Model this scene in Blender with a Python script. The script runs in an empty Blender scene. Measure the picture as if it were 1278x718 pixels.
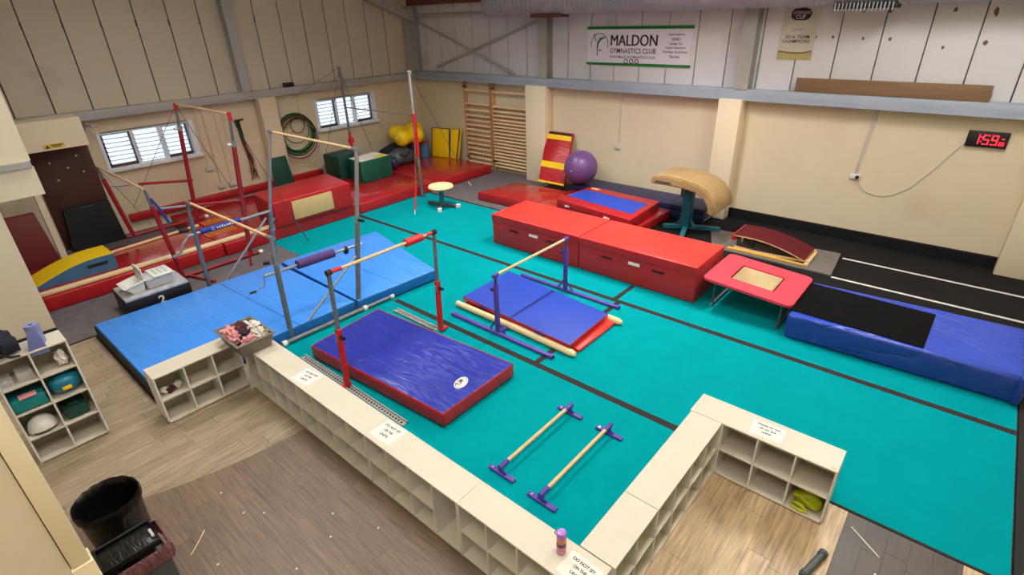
import bpy, bmesh, math, random
from mathutils import Vector, Matrix, noise
from math import sin, cos, pi, radians
random.seed(7)
SC = bpy.context.scene
COL = SC.collection

# ------------------------------------------------------------------ camera
def setup_camera():
    y, p, r = radians(-41.4876), radians(26.9549), radians(-1.8819)
    f = Vector((sin(y)*cos(p), cos(y)*cos(p), -sin(p)))
    r0 = Vector((cos(y), -sin(y), 0)); u0 = r0.cross(f)
    rt = cos(r)*r0 + sin(r)*u0; up = -sin(r)*r0 + cos(r)*u0
    m = Matrix.Identity(4)
    for i in range(3):
        m[i][0] = rt[i]; m[i][1] = up[i]; m[i][2] = -f[i]
    m[2][3] = 4.0
    cd = bpy.data.cameras.new('camera'); cd.sensor_width = 36; cd.lens = 668.316/1278*36
    cd.clip_start = .05; cd.clip_end = 100
    c = bpy.data.objects.new('camera', cd); COL.objects.link(c); c.matrix_world = m
    SC.camera = c
setup_camera()

# ------------------------------------------------------------------ world, lights, exposure
w = bpy.data.worlds.new('World'); SC.world = w; w.use_nodes = True
bg = w.node_tree.nodes['Background']
bg.inputs[0].default_value = (.80, .91, 1, 1); bg.inputs[1].default_value = 1.9   # bright overcast daylight outside the windows
SC.view_settings.view_transform = 'Standard'; SC.view_settings.look = 'None'
SC.view_settings.gamma = 1; SC.view_settings.exposure = -0.08
SC.view_settings.use_curve_mapping = False
def area(x, y, z, power, sx=.35, sy=1.8, col=(1, .985, .965), up=False, spread=180):
    l = bpy.data.lights.new('overhead_and_fill_lamp', 'AREA'); l.shape = 'RECTANGLE'; l.size = sx; l.size_y = sy
    l.energy = power; l.color = col; l.spread = radians(spread)
    o = bpy.data.objects.new('overhead_and_fill_lamp', l); COL.objects.link(o); o.location = (x, y, z)
    if up: o.rotation_euler = (pi, 0, 0)
# unseen overhead lamps shine down; upward twins and the last, near-camera pair are added fill
for (x, y, z, p, q, sp_) in ((-0.4, 3.0, 6.8, 52, 150, 180), (-0.4, 8.2, 5.3, 115, 175, 180), (-4.6, 3.0, 6.8, 85, 110, 150), (-4.6, 8.0, 5.3, 130, 60, 118),
                     (-8.6, 3.0, 6.4, 95, 40, 140), (-8.8, 7.6, 5.2, 90, 8, 118), (-0.6, -1.0, 7.0, 110, 140, 180)):
    area(x, y, z, p, spread=sp_); area(x, y, z+.06, q, up=True)

# ------------------------------------------------------------------ materials
def lin(c):
    c /= 255.0
    return c/12.92 if c <= .04045 else ((c+.055)/1.055)**2.4
def rgb(r, g, b): return (lin(r), lin(g), lin(b), 1)
def M(name, c, rough=.5, met=0., var=.06, scale=3., bump=0., bscale=25., coat=0., spec=.5, wrink=0., wsc=1.5, stretch=None, emit=0., dirt=None):
    m = bpy.data.materials.new(name); m.use_nodes = True
    nt = m.node_tree; N = nt.nodes; L = nt.links; b = N['Principled BSDF']
    col = rgb(*c)
    b.inputs['Roughness'].default_value = rough; b.inputs['Metallic'].default_value = met
    b.inputs['Specular IOR Level'].default_value = spec
    b.inputs['Coat Weight'].default_value = coat; b.inputs['Coat Roughness'].default_value = .15
    if emit:
        b.inputs['Emission Color'].default_value = col; b.inputs['Emission Strength'].default_value = emit
    tc = N.new('ShaderNodeTexCoord'); mp = N.new('ShaderNodeMapping')
    L.new(tc.outputs['Object'], mp.inputs[0])
    if stretch: mp.inputs['Scale'].default_value = stretch
    nz = N.new('ShaderNodeTexNoise'); nz.inputs['Scale'].default_value = scale; nz.inputs['Detail'].default_value = 6
    nz.inputs['Roughness'].default_value = .6
    L.new(mp.outputs[0], nz.inputs['Vector'])
    cr = N.new('ShaderNodeValToRGB')
    cr.color_ramp.elements[0].position = .3; cr.color_ramp.elements[1].position = .7
    cr.color_ramp.elements[0].color = tuple(max(0, v*(1-var)) for v in col[:3])+(1,)
    cr.color_ramp.elements[1].color = tuple(min(1, v*(1+var)) for v in col[:3])+(1,)
    L.new(nz.outputs[0], cr.inputs[0]); out = cr.outputs[0]
    if dirt:   # patches of wear: (colour, scale, threshold, strength)
        dn = N.new('ShaderNodeTexNoise'); dn.inputs['Scale'].default_value = dirt[1]; dn.inputs['Detail'].default_value = 8
        L.new(tc.outputs['Object'], dn.inputs['Vector'])
        dr = N.new('ShaderNodeValToRGB'); dr.color_ramp.elements[0].position = dirt[2]; dr.color_ramp.elements[1].position = min(1, dirt[2]+.12)
        dr.color_ramp.elements[1].color = (dirt[3],)*3+(1,)
        L.new(dn.outputs[0], dr.inputs[0])
        mx = N.new('ShaderNodeMixRGB'); L.new(dr.outputs[0], mx.inputs[0]); L.new(out, mx.inputs[1]); mx.inputs[2].default_value = rgb(*dirt[0])
        out = mx.outputs[0]
    L.new(out, b.inputs['Base Color'])
    if bump or wrink:
        bp = N.new('ShaderNodeBump'); bp.inputs['Strength'].default_value = 1
        if wrink:
            wn = N.new('ShaderNodeTexNoise'); wn.inputs['Scale'].default_value = wsc; wn.inputs['Detail'].default_value = 3
            wn.inputs['Distortion'].default_value = .35
            mp2 = N.new('ShaderNodeMapping'); mp2.inputs['Rotation'].default_value = (0, 0, .6); mp2.inputs['Scale'].default_value = (.8, 3.4, 1)
            L.new(tc.outputs['Object'], mp2.inputs[0]); L.new(mp2.outputs[0], wn.inputs['Vector'])
            rg = N.new('ShaderNodeMath'); rg.operation = 'SUBTRACT'; rg.inputs[1].default_value = .5; L.new(wn.outputs[0], rg.inputs[0])
            ab = N.new('ShaderNodeMath'); ab.operation = 'ABSOLUTE'; L.new(rg.outputs[0], ab.inputs[0])
            pw = N.new('ShaderNodeMath'); pw.operation = 'POWER'; pw.inputs[1].default_value = .6; L.new(ab.outputs[0], pw.inputs[0])
            bp.inputs['Distance'].default_value = wrink; L.new(pw.outputs[0], bp.inputs['Height'])
        else:
            bn = N.new('ShaderNodeTexNoise'); bn.inputs['Scale'].default_value = bscale; bn.inputs['Detail'].default_value = 4
            L.new(mp.outputs[0], bn.inputs['Vector'])
            bp.inputs['Distance'].default_value = bump; L.new(bn.outputs[0], bp.inputs['Height'])
        L.new(bp.outputs[0], b.inputs['Normal'])
    return m
K = {}
def mk(n, *a, **k): K[n] = M(n, *a, **k)
mk('teal', (0, 146, 152), .95, var=.05, scale=2.2, bump=.002, bscale=160, spec=.04, dirt=((90, 195, 192), 1.3, .76, .4))
mk('strip', (50, 45, 43), .85, bump=.001, bscale=120, spec=.2)
mk('track', (22, 21, 22), .8, var=.2, scale=2, bump=.002, bscale=90, spec=.2)
mk('white_line', (225, 222, 212), .6)
mk('grey_carpet', (108, 102, 102), .95, var=.15, scale=6, bump=.003, bscale=150, spec=.1)
mk('grey_mat', (112, 104, 98), .85, var=.12, scale=5, bump=.002, bscale=120)
mk('cream_wall', (222, 208, 178), .75, var=.035, scale=.8, bump=.003, bscale=9, spec=.25, dirt=((200, 180, 150), .9, .63, .4))
mk('pilaster', (236, 220, 190), .7, var=.02, scale=1, spec=.25)
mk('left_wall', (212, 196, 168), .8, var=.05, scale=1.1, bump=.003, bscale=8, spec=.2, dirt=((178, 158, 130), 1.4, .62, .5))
mk('panel', (214, 212, 214), .55, var=.03, scale=.9, spec=.35, dirt=((176, 168, 158), 1.2, .62, .4))
mk('joint', (84, 80, 74), .7)
mk('gable_panel_shaded', (196, 184, 162), .6, var=.03, scale=.9, spec=.3, dirt=((170, 156, 134), 1.1, .6, .45))  # cladding colour darkened for the gable's dimmer light, plus dirt patches
mk('torn', (112, 88, 70), .9)
mk('steel_blue', (158, 168, 182), .45, var=.06, scale=2, spec=.4)
mk('steel_grey', (164, 163, 158), .5, var=.06, scale=3)
mk('galv', (170, 172, 176), .5, met=.45, var=.12, scale=4)
mk('chrome', (170, 174, 178), .3, met=.7, var=.05)
mk('greypost', (122, 126, 128), .42, met=.45, var=.08, scale=8)
mk('dark_steel', (85, 88, 90), .5, met=.3)
mk('black', (18, 18, 19), .45)
mk('rubber', (25, 25, 26), .8)
mk('shelf', (216, 208, 190), .42, var=.015, scale=3, spec=.4, dirt=((190, 170, 140), 6, .72, .4))
mk('shelf_side', (222, 222, 214), .5, var=.02)
mk('shelf_back', (172, 168, 150), .6, var=.04)
mk('paper', (240, 235, 224), .6, var=.01)
mk('ink', (45, 45, 50), .7)
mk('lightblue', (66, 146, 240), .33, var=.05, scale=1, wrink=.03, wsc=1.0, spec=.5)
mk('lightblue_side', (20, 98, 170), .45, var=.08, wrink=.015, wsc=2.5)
mk('mat_blue', (38, 52, 160), .3, var=.07, scale=2, wrink=.035, wsc=1.7, spec=.5)
mk('flat_blue', (28, 66, 178), .55, var=.03, bump=.001, bscale=90)
mk('mat_red', (176, 26, 32), .38, var=.06, scale=2, wrink=.014, wsc=2.5)
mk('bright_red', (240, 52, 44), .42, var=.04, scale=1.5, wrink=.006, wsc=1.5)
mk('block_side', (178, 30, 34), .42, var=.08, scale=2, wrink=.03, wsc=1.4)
mk('gloss_red', (168, 24, 34), .16, var=.05, scale=1.5, wrink=.008, wsc=1.2, coat=.4)
mk('pink_red', (225, 62, 78), .6, var=.04, bump=.001, bscale=100)
mk('red_metal', (205, 28, 28), .35, var=.05, spec=.5)
mk('dark_red_metal', (150, 22, 32), .35, var=.05)
mk('wood_rail', (226, 190, 140), .5, var=.1, scale=8, stretch=(1, 1, 6))
mk('cream_suede', (236, 212, 160), .8, var=.05, bump=.001)
mk('bars_wood', (196, 146, 92), .5, var=.12, scale=6, stretch=(1, 1, 5))
mk('rung_wood', (232, 200, 156), .5, var=.08, scale=6, stretch=(6, 1, 1))
mk('purple', (84, 62, 158), .45, var=.06)
mk('purple_pad', (82, 52, 112), .8, var=.08, bump=.002, bscale=80)
mk('ball_purple', (112, 76, 132), .35, var=.04)
mk('blue_pad', (30, 48, 140), .6, var=.05)
mk('long_blue', (40, 72, 186), .32, var=.06, scale=2, wrink=.05, wsc=1.6)
mk('long_blue_side', (34, 62, 150), .4, var=.1, wrink=.06, wsc=1.8)
mk('navy', (34, 38, 78), .45, var=.08, wrink=.01, wsc=2)
mk('black_carpet', (17, 16, 16), .97, var=.3, scale=8, bump=.003, bscale=140, spec=.08)
mk('suede_tan', (166, 136, 90), .85, var=.14, scale=4, bump=.002, bscale=60, dirt=((140, 108, 66), 3, .58, .5))
mk('tan_panel', (208, 178, 122), .85, var=.06, scale=6)
mk('vault_teal', (22, 96, 110), .45, var=.06)
mk('board_maroon', (92, 24, 26), .85, var=.12, scale=6, bump=.002, bscale=120, spec=.2)
mk('ply', (224, 190, 140), .6, var=.12, scale=5, stretch=(1, 8, 8))
mk('yellow', (250, 208, 16), .42, var=.04)
mk('ply_yellow', (232, 178, 70), .5, var=.08)
mk('ramp_blue', (62, 112, 146), .5, var=.05)
mk('door_brown', (72, 34, 26), .55, var=.12, scale=4, stretch=(1, 1, .3), dirt=((104, 66, 50), 4, .68, .35))
mk('green', (8, 92, 70), .45, var=.05)
mk('dark_green', (12, 66, 54), .5, var=.06)
mk('hoop_green', (20, 120, 60), .4)
mk('hoop_dark', (24, 52, 36), .4)
mk('hoop_red', (130, 40, 40), .4)
mk('hoop_clear', (170, 150, 118), .4)
mk('duct_brown', (110, 62, 50), .5, met=.2)
mk('ceil', (214, 210, 204), .8)
mk('board_brown', (122, 94, 64), .7, var=.1, scale=3, stretch=(.4, 1, 4))
mk('poster', (198, 190, 172), .6, var=.03)
mk('poster_gold', (178, 166, 106), .6, var=.12, scale=4)
mk('poster_line', (128, 116, 78), .6)
mk('banner', (232, 226, 236), .5, var=.01)
mk('banner_green', (20, 118, 44), .5, var=.02)
mk('banner_black', (18, 18, 24), .5)
mk('led', (255, 40, 56), .5, emit=2.2)
mk('white_plastic', (232, 230, 222), .4, var=.02)
mk('grey_plastic', (196, 194, 188), .45, var=.04)
mk('tray_grey', (118, 110, 98), .5, var=.05)
mk('pink', (222, 156, 158), .9, var=.1, scale=12, bump=.004, bscale=40)
mk('maroon_cloth', (78, 26, 36), .9, var=.1, scale=12, bump=.004, bscale=40)
mk('black_cloth', (30, 30, 40), .9, var=.1, scale=12, bump=.004, bscale=40)
mk('navy_cloth', (22, 26, 46), .85, var=.1, scale=12, bump=.003, bscale=60)
mk('white_cloth', (222, 214, 204), .9, var=.1, scale=12, bump=.004, bscale=40)
mk('blue_roll', (132, 142, 196), .85, var=.05, bump=.002, bscale=60)
mk('teal_bag', (8, 120, 150), .3, var=.12, scale=6, coat=.3)
mk('teal_box', (8, 132, 136), .5, var=.04)
mk('lime', (190, 200, 20), .35, var=.15, scale=9, wrink=.02, wsc=5)
mk('bin_bag', (9, 9, 10), .3, var=.1, wrink=.008, wsc=5)
mk('alcove_red_shaded', (104, 18, 22), .6)  # dark red, deepened to carry the alcove's shade in the colour
mk('mauve_bag', (128, 82, 90), .35, var=.14, scale=8, wrink=.03, wsc=6)
mk('wood_light', (164, 146, 122), .42, var=.34, scale=3.2, stretch=(14, .9, 14), bump=.0008, bscale=18)
mk('wood_light2', (156, 138, 115), .42, var=.34, scale=3.0, stretch=(14, .9, 14), bump=.0008, bscale=18)
mk('wood_dark', (124, 104, 86), .4, var=.34, scale=3.2, stretch=(.9, 14, 14), bump=.0008, bscale=18)
mk('wood_dark2', (119, 100, 83), .4, var=.34, scale=3.0, stretch=(.9, 14, 14), bump=.0008, bscale=18)
mk('wood_warm', (192, 166, 130), .42, var=.4, scale=3.2, stretch=(12, .9, 12), bump=.0008, bscale=18)
mk('wood_warm2', (178, 152, 118), .42, var=.4, scale=3.0, stretch=(12, .9, 12), bump=.0008, bscale=18)
mk('wood_charcoal', (92, 84, 80), .45, var=.2, scale=3, stretch=(9, .8, 9))
mk('wood_charcoal2', (82, 75, 72), .45, var=.2, scale=3, stretch=(9, .8, 9))
mk('subfloor', (70, 64, 58), .8)
mk('silver_tape', (205, 205, 208), .35, met=.3, var=.3, scale=9, wrink=.01, wsc=4)
mk('box_black', (20, 20, 24), .5)
mk('near_cream', (222, 210, 182), .7, var=.03, scale=2)
mk('near_trim', (240, 226, 188), .6, var=.04, scale=3)
mk('khaki', (170, 160, 130), .7)
mk('sign_yellow', (226, 196, 60), .5)
mk('orange', (240, 150, 30), .5, var=.05)
mk('window_frame', (226, 232, 236), .4)
mk('window_brown', (86, 58, 56), .5)
mk('tube_grey', (74, 84, 84), .5)
mk('bottle_purple', (170, 120, 205), .25, var=.08, coat=.4)
mk('bottle_pink', (205, 120, 160), .3, var=.3, scale=30)
mk('bottle_band', (90, 45, 60), .4, var=.4, scale=40)
mk('orange_tint', (205, 130, 110), .35, var=.3, scale=30)
# window glass: thin frosted louvres letting the daylight through
def glass():
    m = bpy.data.materials.new('louvre_glass'); m.use_nodes = True; nt = m.node_tree; N = nt.nodes; L = nt.links
    N.remove(N['Principled BSDF']); out = N['Material Output']
    t = N.new('ShaderNodeBsdfTranslucent'); t.inputs[0].default_value = (.95, .97, 1, 1)
    tr = N.new('ShaderNodeBsdfTransparent'); tr.inputs[0].default_value = (.92, .96, 1, 1)
    g = N.new('ShaderNodeBsdfGlossy'); g.inputs['Roughness'].default_value = .1
    n = N.new('ShaderNodeTexNoise'); n.inputs['Scale'].default_value = 2.5
    tc = N.new('ShaderNodeTexCoord'); L.new(tc.outputs['Object'], n.inputs['Vector'])
    a = N.new('ShaderNodeMixShader'); L.new(n.outputs[0], a.inputs[0]); L.new(t.outputs[0], a.inputs[1]); L.new(tr.outputs[0], a.inputs[2])
    b = N.new('ShaderNodeMixShader'); b.inputs[0].default_value = .06; L.new(a.outputs[0], b.inputs[1]); L.new(g.outputs[0], b.inputs[2])
    L.new(b.outputs[0], out.inputs[0]); K['glass'] = m
glass()
def clear():
    m = bpy.data.materials.new('clear_plastic'); m.use_nodes = True; b = m.node_tree.nodes['Principled BSDF']
    b.inputs['Base Color'].default_value = (.9, .92, .95, 1); b.inputs['Roughness'].default_value = .15
    b.inputs['Alpha'].default_value = .35; K['clear'] = m
clear()

# ------------------------------------------------------------------ geometry helpers
def link(name, me, mats, parent=None, smooth=40):
    for m in (mats if isinstance(mats, (list, tuple)) else [mats]): me.materials.append(K[m])
    if smooth:
        for p in me.polygons: p.use_smooth = True
        me.set_sharp_from_angle(angle=radians(smooth))
    o = bpy.data.objects.new(name, me); COL.objects.link(o)
    if parent is not None:
        o.parent = parent
        o.matrix_parent_inverse = Matrix.Translation(-parent.location) if parent.type == 'EMPTY' else Matrix.Identity(4)
    return o
def thing(name, label, cat, loc=(0, 0, 0), group=None):
    o = bpy.data.objects.new(name, None); COL.objects.link(o); o.location = loc; o.empty_display_size = .1
    o['label'] = label; o['category'] = cat
    if group: o['group'] = group
    return o
def tag(o, label, cat, group=None):
    o['label'] = label; o['category'] = cat
    if group: o['group'] = group
    return o
def S(o): o['kind'] = 'structure'; return o
def from_bm(name, bm, mats, parent=None, smooth=40):
    me = bpy.data.meshes.new(name); bm.normal_update(); bm.to_mesh(me); bm.free()
    return link(name, me, mats, parent, smooth)
def hexa(bm, P, bev=0., seg=2, topmat=None):
    """P: 4 bottom then 4 top points"""
    vs = [bm.verts.new(p) for p in P]
    fs = [bm.faces.new([vs[i] for i in q]) for q in ((3, 2, 1, 0), (4, 5, 6, 7), (0, 1, 5, 4), (1, 2, 6, 5), (2, 3, 7, 6), (3, 0, 4, 7))]
    if topmat is not None: fs[1].material_index = topmat
    if bev:
        es = set(e for f in fs for e in f.edges)
        bmesh.ops.bevel(bm, geom=list(es), offset=bev, segments=seg, affect='EDGES', profile=.5)
def box(name, x, y, z, mat, parent=None, bev=0., seg=2, smooth=40):
    bm = bmesh.new()
    hexa(bm, [(x[0], y[0], z[0]), (x[1], y[0], z[0]), (x[1], y[1], z[0]), (x[0], y[1], z[0]),
              (x[0], y[0], z[1]), (x[1], y[0], z[1]), (x[1], y[1], z[1]), (x[0], y[1], z[1])], bev, seg)
    return from_bm(name, bm, mat, parent, smooth)
def boxes(name, L, mat, parent=None):
    bm = bmesh.new()
    for x, y, z in L:
        hexa(bm, [(x[0], y[0], z[0]), (x[1], y[0], z[0]), (x[1], y[1], z[0]), (x[0], y[1], z[0]),
                  (x[0], y[0], z[1]), (x[1], y[0], z[1]), (x[1], y[1], z[1]), (x[0], y[1], z[1])])
    return from_bm(name, bm, mat, parent)
def slab(name, q, z0, z1, mats, parent=None, bev=.02, seg=2, inset=0):
    """q: four xy corners counter-clockwise; z1 may be 4 heights"""
    zs = z1 if isinstance(z1, (list, tuple)) else [z1]*4
    z0s = z0 if isinstance(z0, (list, tuple)) else [z0]*4
    bm = bmesh.new()
    hexa(bm, [(a[0], a[1], z) for a, z in zip(q, z0s)]+[(a[0], a[1], z) for a, z in zip(q, zs)], bev, seg,
         topmat=1 if isinstance(mats, (list, tuple)) and len(mats) > 1 else None)
    if isinstance(mats, (list, tuple)) and len(mats) > 1:
        bm.normal_update()
        for f in bm.faces: f.material_index = 1 if f.normal.z > .8 else 0
    return from_bm(name, bm, mats, parent)
def R4(x0, x1, y0, y1): return [(x0, y0), (x1, y0), (x1, y1), (x0, y1)]
def tube_bm(bm, pts, r, seg=10):
    pts = [Vector(p) for p in pts]; n = len(pts)
    rs = r if isinstance(r, (list, tuple)) else [r]*n
    rings = []; side = None
    for i, p in enumerate(pts):
        d = (pts[min(i+1, n-1)]-pts[max(i-1, 0)])
        if d.length < 1e-9: d = (pts[i]-pts[i-1]) if i else Vector((0, 0, 1))
        d.normalize()
        if side is None:
            a = Vector((0, 0, 1)) if abs(d.z) < .9 else Vector((1, 0, 0)); side = d.cross(a).normalized()
        else:
            side = (side - d*side.dot(d)).normalized()
        up = d.cross(side)
        rings.append([bm.verts.new(p+(side*cos(t)+up*sin(t))*rs[i]) for t in [2*pi*k/seg for k in range(seg)]])
    for a, b in zip(rings, rings[1:]):
        for k in range(seg): bm.faces.new((a[k], a[(k+1) % seg], b[(k+1) % seg], b[k]))
    bm.faces.new(list(reversed(rings[0]))); bm.faces.new(rings[-1])
def tube(name, pts, r, mat, parent=None, seg=10):
    bm = bmesh.new(); tube_bm(bm, pts, r, seg); bmesh.ops.recalc_face_normals(bm, faces=bm.faces)
    return from_bm(name, bm, mat, parent)
def tubes(name, L, mat, parent=None, seg=8):
    bm = bmesh.new()
    for pts, r in L: tube_bm(bm, pts, r, seg)
    bmesh.ops.recalc_face_normals(bm, faces=bm.faces)
    return from_bm(name, bm, mat, parent)
def beam(name, a, b, w, h, mat, parent=None, bev=.004, up=(0, 0, 1)):
    """rectangular bar from a to b, w sideways, h along up"""
    a = Vector(a); b = Vector(b); d = (b-a).normalized(); u = Vector(up)
    s = d.cross(u).normalized()*w/2; u = s.cross(d).normalized()*h/2
    bm = bmesh.new()
    hexa(bm, [a-s-u, a+s-u, b+s-u, b-s-u, a-s+u, a+s+u, b+s+u, b-s+u], bev, 1)
    bmesh.ops.recalc_face_normals(bm, faces=bm.faces)
    return from_bm(name, bm, mat, parent)
def prism(name, prof, a0, a1, axis, mats, parent=None, bev=0., topmat=False):
    """prof: polygon in (u,z); axis 'y': u is x, extrude y; axis 'x': u is y, extrude x"""
    bm = bmesh.new(); f = (lambda u, z, t: (u, t, z)) if axis == 'y' else (lambda u, z, t: (t, u, z))
    A = [bm.verts.new(f(u, z, a0)) for u, z in prof]; B = [bm.verts.new(f(u, z, a1)) for u, z in prof]
    n = len(prof); bm.faces.new(A); bm.faces.new(list(reversed(B)))
    for i in range(n): bm.faces.new((A[i], B[i], B[(i+1) % n], A[(i+1) % n]))
    bmesh.ops.recalc_face_normals(bm, faces=bm.faces)
    if bev: bmesh.ops.bevel(bm, geom=[e for e in bm.edges if e.calc_face_angle(0) > .6], offset=bev, segments=2, affect='EDGES')
    if topmat:
        bm.normal_update()
        for q in bm.faces: q.material_index = 1 if q.normal.z > .5 else 0
    return from_bm(name, bm, mats, parent)
def lathe(name, prof, loc, mat, parent=None, seg=28, axis='z'):
    bm = bmesh.new(); rings = []
    for r, z in prof:
        ring = []
        for k in range(seg):
            t = 2*pi*k/seg; p = (r*cos(t), r*sin(t), z)
            if axis == 'x': p = (z, r*cos(t), r*sin(t))
            if axis == 'y': p = (r*cos(t), z, r*sin(t))
            ring.append(bm.verts.new(Vector(p)+Vector(loc)))
        rings.append(ring)
    for a, b in zip(rings, rings[1:]):
        for k in range(seg): bm.faces.new((a[k], a[(k+1) % seg], b[(k+1) % seg], b[k]))
    bm.faces.new(list(reversed(rings[0]))); bm.faces.new(rings[-1])
    bmesh.ops.recalc_face_normals(bm, faces=bm.faces)
    return from_bm(name, bm, mat, parent)
def torus(name, c, R, r, n1, n2, mat, parent=None, seg=36, sx=1.):
    """ring around centre c spanned by unit vectors n1, n2"""
    n1 = Vector(n1); n2 = Vector(n2)
    pts = [Vector(c)+n1*(R*cos(2*pi*k/seg)*sx)+n2*(R*sin(2*pi*k/seg)) for k in range(seg+1)]
    return tube(name, pts, r, mat, parent, 6)
def blob(name, c, rad, seed, mat, parent=None, amp=.35, freq=2.2, sub=3):
    bm = bmesh.new(); bmesh.ops.create_icosphere(bm, subdivisions=sub, radius=1)
    for v in bm.verts:
        d = noise.noise(v.co*freq+Vector((seed*7.3, seed, 0)))
        d2 = noise.noise(v.co*freq*2.7+Vector((seed, 0, seed*3.1)))
        k = 1+amp*d+amp*.5*d2
        v.co = Vector((c[0]+v.co.x*rad[0]*k, c[1]+v.co.y*rad[1]*k, c[2]+max(v.co.z*k, -.8)*rad[2]))
    return from_bm(name, bm, mat, parent, 60)
def text(name, s, origin, xd, yd, width, height, mat, parent=None, bold=0., depth=.001, align='FIT', shear=0):
    """flat lettering in the plane of xd, yd; fitted to width x height, origin = lower left"""
    cu = bpy.data.curves.new('t', 'FONT'); cu.body = s; cu.size = 1; cu.extrude = 0; cu.offset = bold; cu.shear = shear
    cu.resolution_u = 3
    o = bpy.data.objects.new('t', cu); COL.objects.link(o)
    bpy.context.view_layer.update()
    me = bpy.data.meshes.new_from_object(o); bpy.data.objects.remove(o)
    xs = [v.co.x for v in me.vertices]; ys = [v.co.y for v in me.vertices]
    x0, x1, y0, y1 = min(xs), max(xs), min(ys), max(ys)
    xd = Vector(xd).normalized(); yd = Vector(yd).normalized(); n = xd.cross(yd)
    sx = width/(x1-x0); sy = height/(y1-y0)
    for v in me.vertices:
        v.co = Vector(origin)+xd*((v.co.x-x0)*sx)+yd*((v.co.y-y0)*sy)+n*depth
    return link(name, me, mat, parent, 0)
def arcpts(c, r, a0, a1, n, u, v):
    u = Vector(u); v = Vector(v)
    return [Vector(c)+u*r*cos(a0+(a1-a0)*k/n)+v*r*sin(a0+(a1-a0)*k/n) for k in range(n+1)]

# ================================================================== SETTING
fl = S(box('floor', (-13.9, 2.1), (-3.2, 11.6), (-.2, -.03), 'subfloor'))
S(slab('carpet', R4(-13.6, -9.05, -3, 4.45), -.03, -.004, 'grey_carpet', fl, 0))
S(slab('carpet', R4(-13.6, -6.8, 8.7, 11.35), -.03, -.004, 'grey_carpet', fl, 0))
S(slab('threshold_strip', R4(-9.065, -9.035, -3, 1.0), -.003, .004, 'rubber', fl, 0))
# vinyl planks, each a piece of its own
PW = .155
def planks_y(x0, x1, y0, y1, z, mats, ln=1.22, seed=0, PW=PW):
    rnd = random.Random(seed); meshes = {}
    n = int((x1-x0)/PW)+1
    for i in range(n):
        a = x0+i*PW; b = min(a+PW-.0018, x1)
        if b-a < .02: continue
        y = y0-rnd.random()*ln*.8
        while y < y1:
            c = max(y, y0); d = min(y+ln-.003, y1)
            if d-c > .02:
                key = (round(b-a, 3), round(d-c, 3), rnd.choice(mats))
                if key not in meshes or True:
                    me = bpy.data.meshes.new('plank'); bm = bmesh.new()
                    hexa(bm, [(a, c, z-.02), (b, c, z-.02), (b, d, z-.02), (a, d, z-.02), (a, c, z), (b, c, z), (b, d, z), (a, d, z)])
                    bm.to_mesh(me); bm.free()
                o = link('plank', me, key[2], fl, 0)
            y += ln
def curve_x(y):   # curved seam between the two vinyls
    t = max(0, min(1.2, (y-.0)/1.9))
    return -5.30+.95*t-.45*t*t if y > 0 else -5.30+.5*y
planks_y(-9.03, -4.6, -.95, 1.03, -.004, ['wood_light', 'wood_light2'], seed=1)
planks_y(-6.6, -4.6, 1.03, 2.1, -.004, ['wood_light', 'wood_light2'], seed=9)
rnd = random.Random(4)
y = -1.2
while y < 2.15:
    a = -5.4; x = curve_x(y+PW/2); first = True; x += 0
    nx = -5.6+rnd.random()*1.2
    while nx < x+.15: nx += 1.22
    while x < -1.1:
        e = min(nx, -1.1)
        l0 = curve_x(y) if first else x; l1 = curve_x(y+PW) if first else x
        mt = rnd.choice(['wood_dark', 'wood_dark2'])
        slab('plank', [(l0, y), (e-.0015, y), (e-.0015, y+PW-.0015), (l1, y+PW-.0015)], -.02, .0, mt, fl, 0)
        x = e; nx += 1.22; first = False
    y += PW
planks_y(-1.1, .01, 2.66, 4.38, 0, ['wood_warm', 'wood_warm2'], ln=1.5, seed=2, PW=.185)
planks_y(.012, .82, 1.0, 4.38, 0, ['wood_charcoal', 'wood_charcoal2'], seed=3)
planks_y(.82, 1.25, 1.0, 4.38, 0, ['wood_warm', 'wood_warm2'], seed=5)
y = 1.0
while y < 2.6:
    slab('plank', R4(-1.1, .01, y, min(y+PW-.003, 2.657)), -.02, 0, rnd.choice(['wood_dark', 'wood_dark2']), fl, 0); y += PW
S(slab('side_strip', R4(1.19, 1.75, 1, 9.0), -.03, 0.0, 'wood_warm2', fl, 0))
S(box('edge_strip', (1.115, 1.19), (4.38, 9.0), (-.03, .02), 'rubber', fl))
# scraps on the vinyl
sp = []
for (px_, py_) in ((-4.2, .93), (-4.05, 1.05), (-3.55, 1.45), (-3.35, 1.3), (-3.85, .55), (-3.1, 1.62), (-3.3, .95), (.3, 3.85), (.55, 3.95), (.27, 3.62), (-4.6, .9)):
    sp.append(((px_-.008, px_+.008), (py_-.007, py_+.008), (.0005, .004)))
t_ = boxes('paper_scraps', sp, 'paper'); t_['kind'] = 'stuff'; tag(t_, 'tiny white paper scraps scattered over the dark vinyl floor', 'litter')
tag(beam('white_stick', (.06, 4.22, .006), (.3, 4.03, .006), .012, .008, 'white_plastic'), 'thin white stick lying on charcoal vinyl beside the teal floor', 'stick')
tag(tube('straw', [(-4.11, .44, .01), (-4.18, .52, .012), (-4.28, .62, .01)], .004, 'near_trim', seg=6), 'pale bent straw on the dark vinyl beside the black bins', 'straw')

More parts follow.
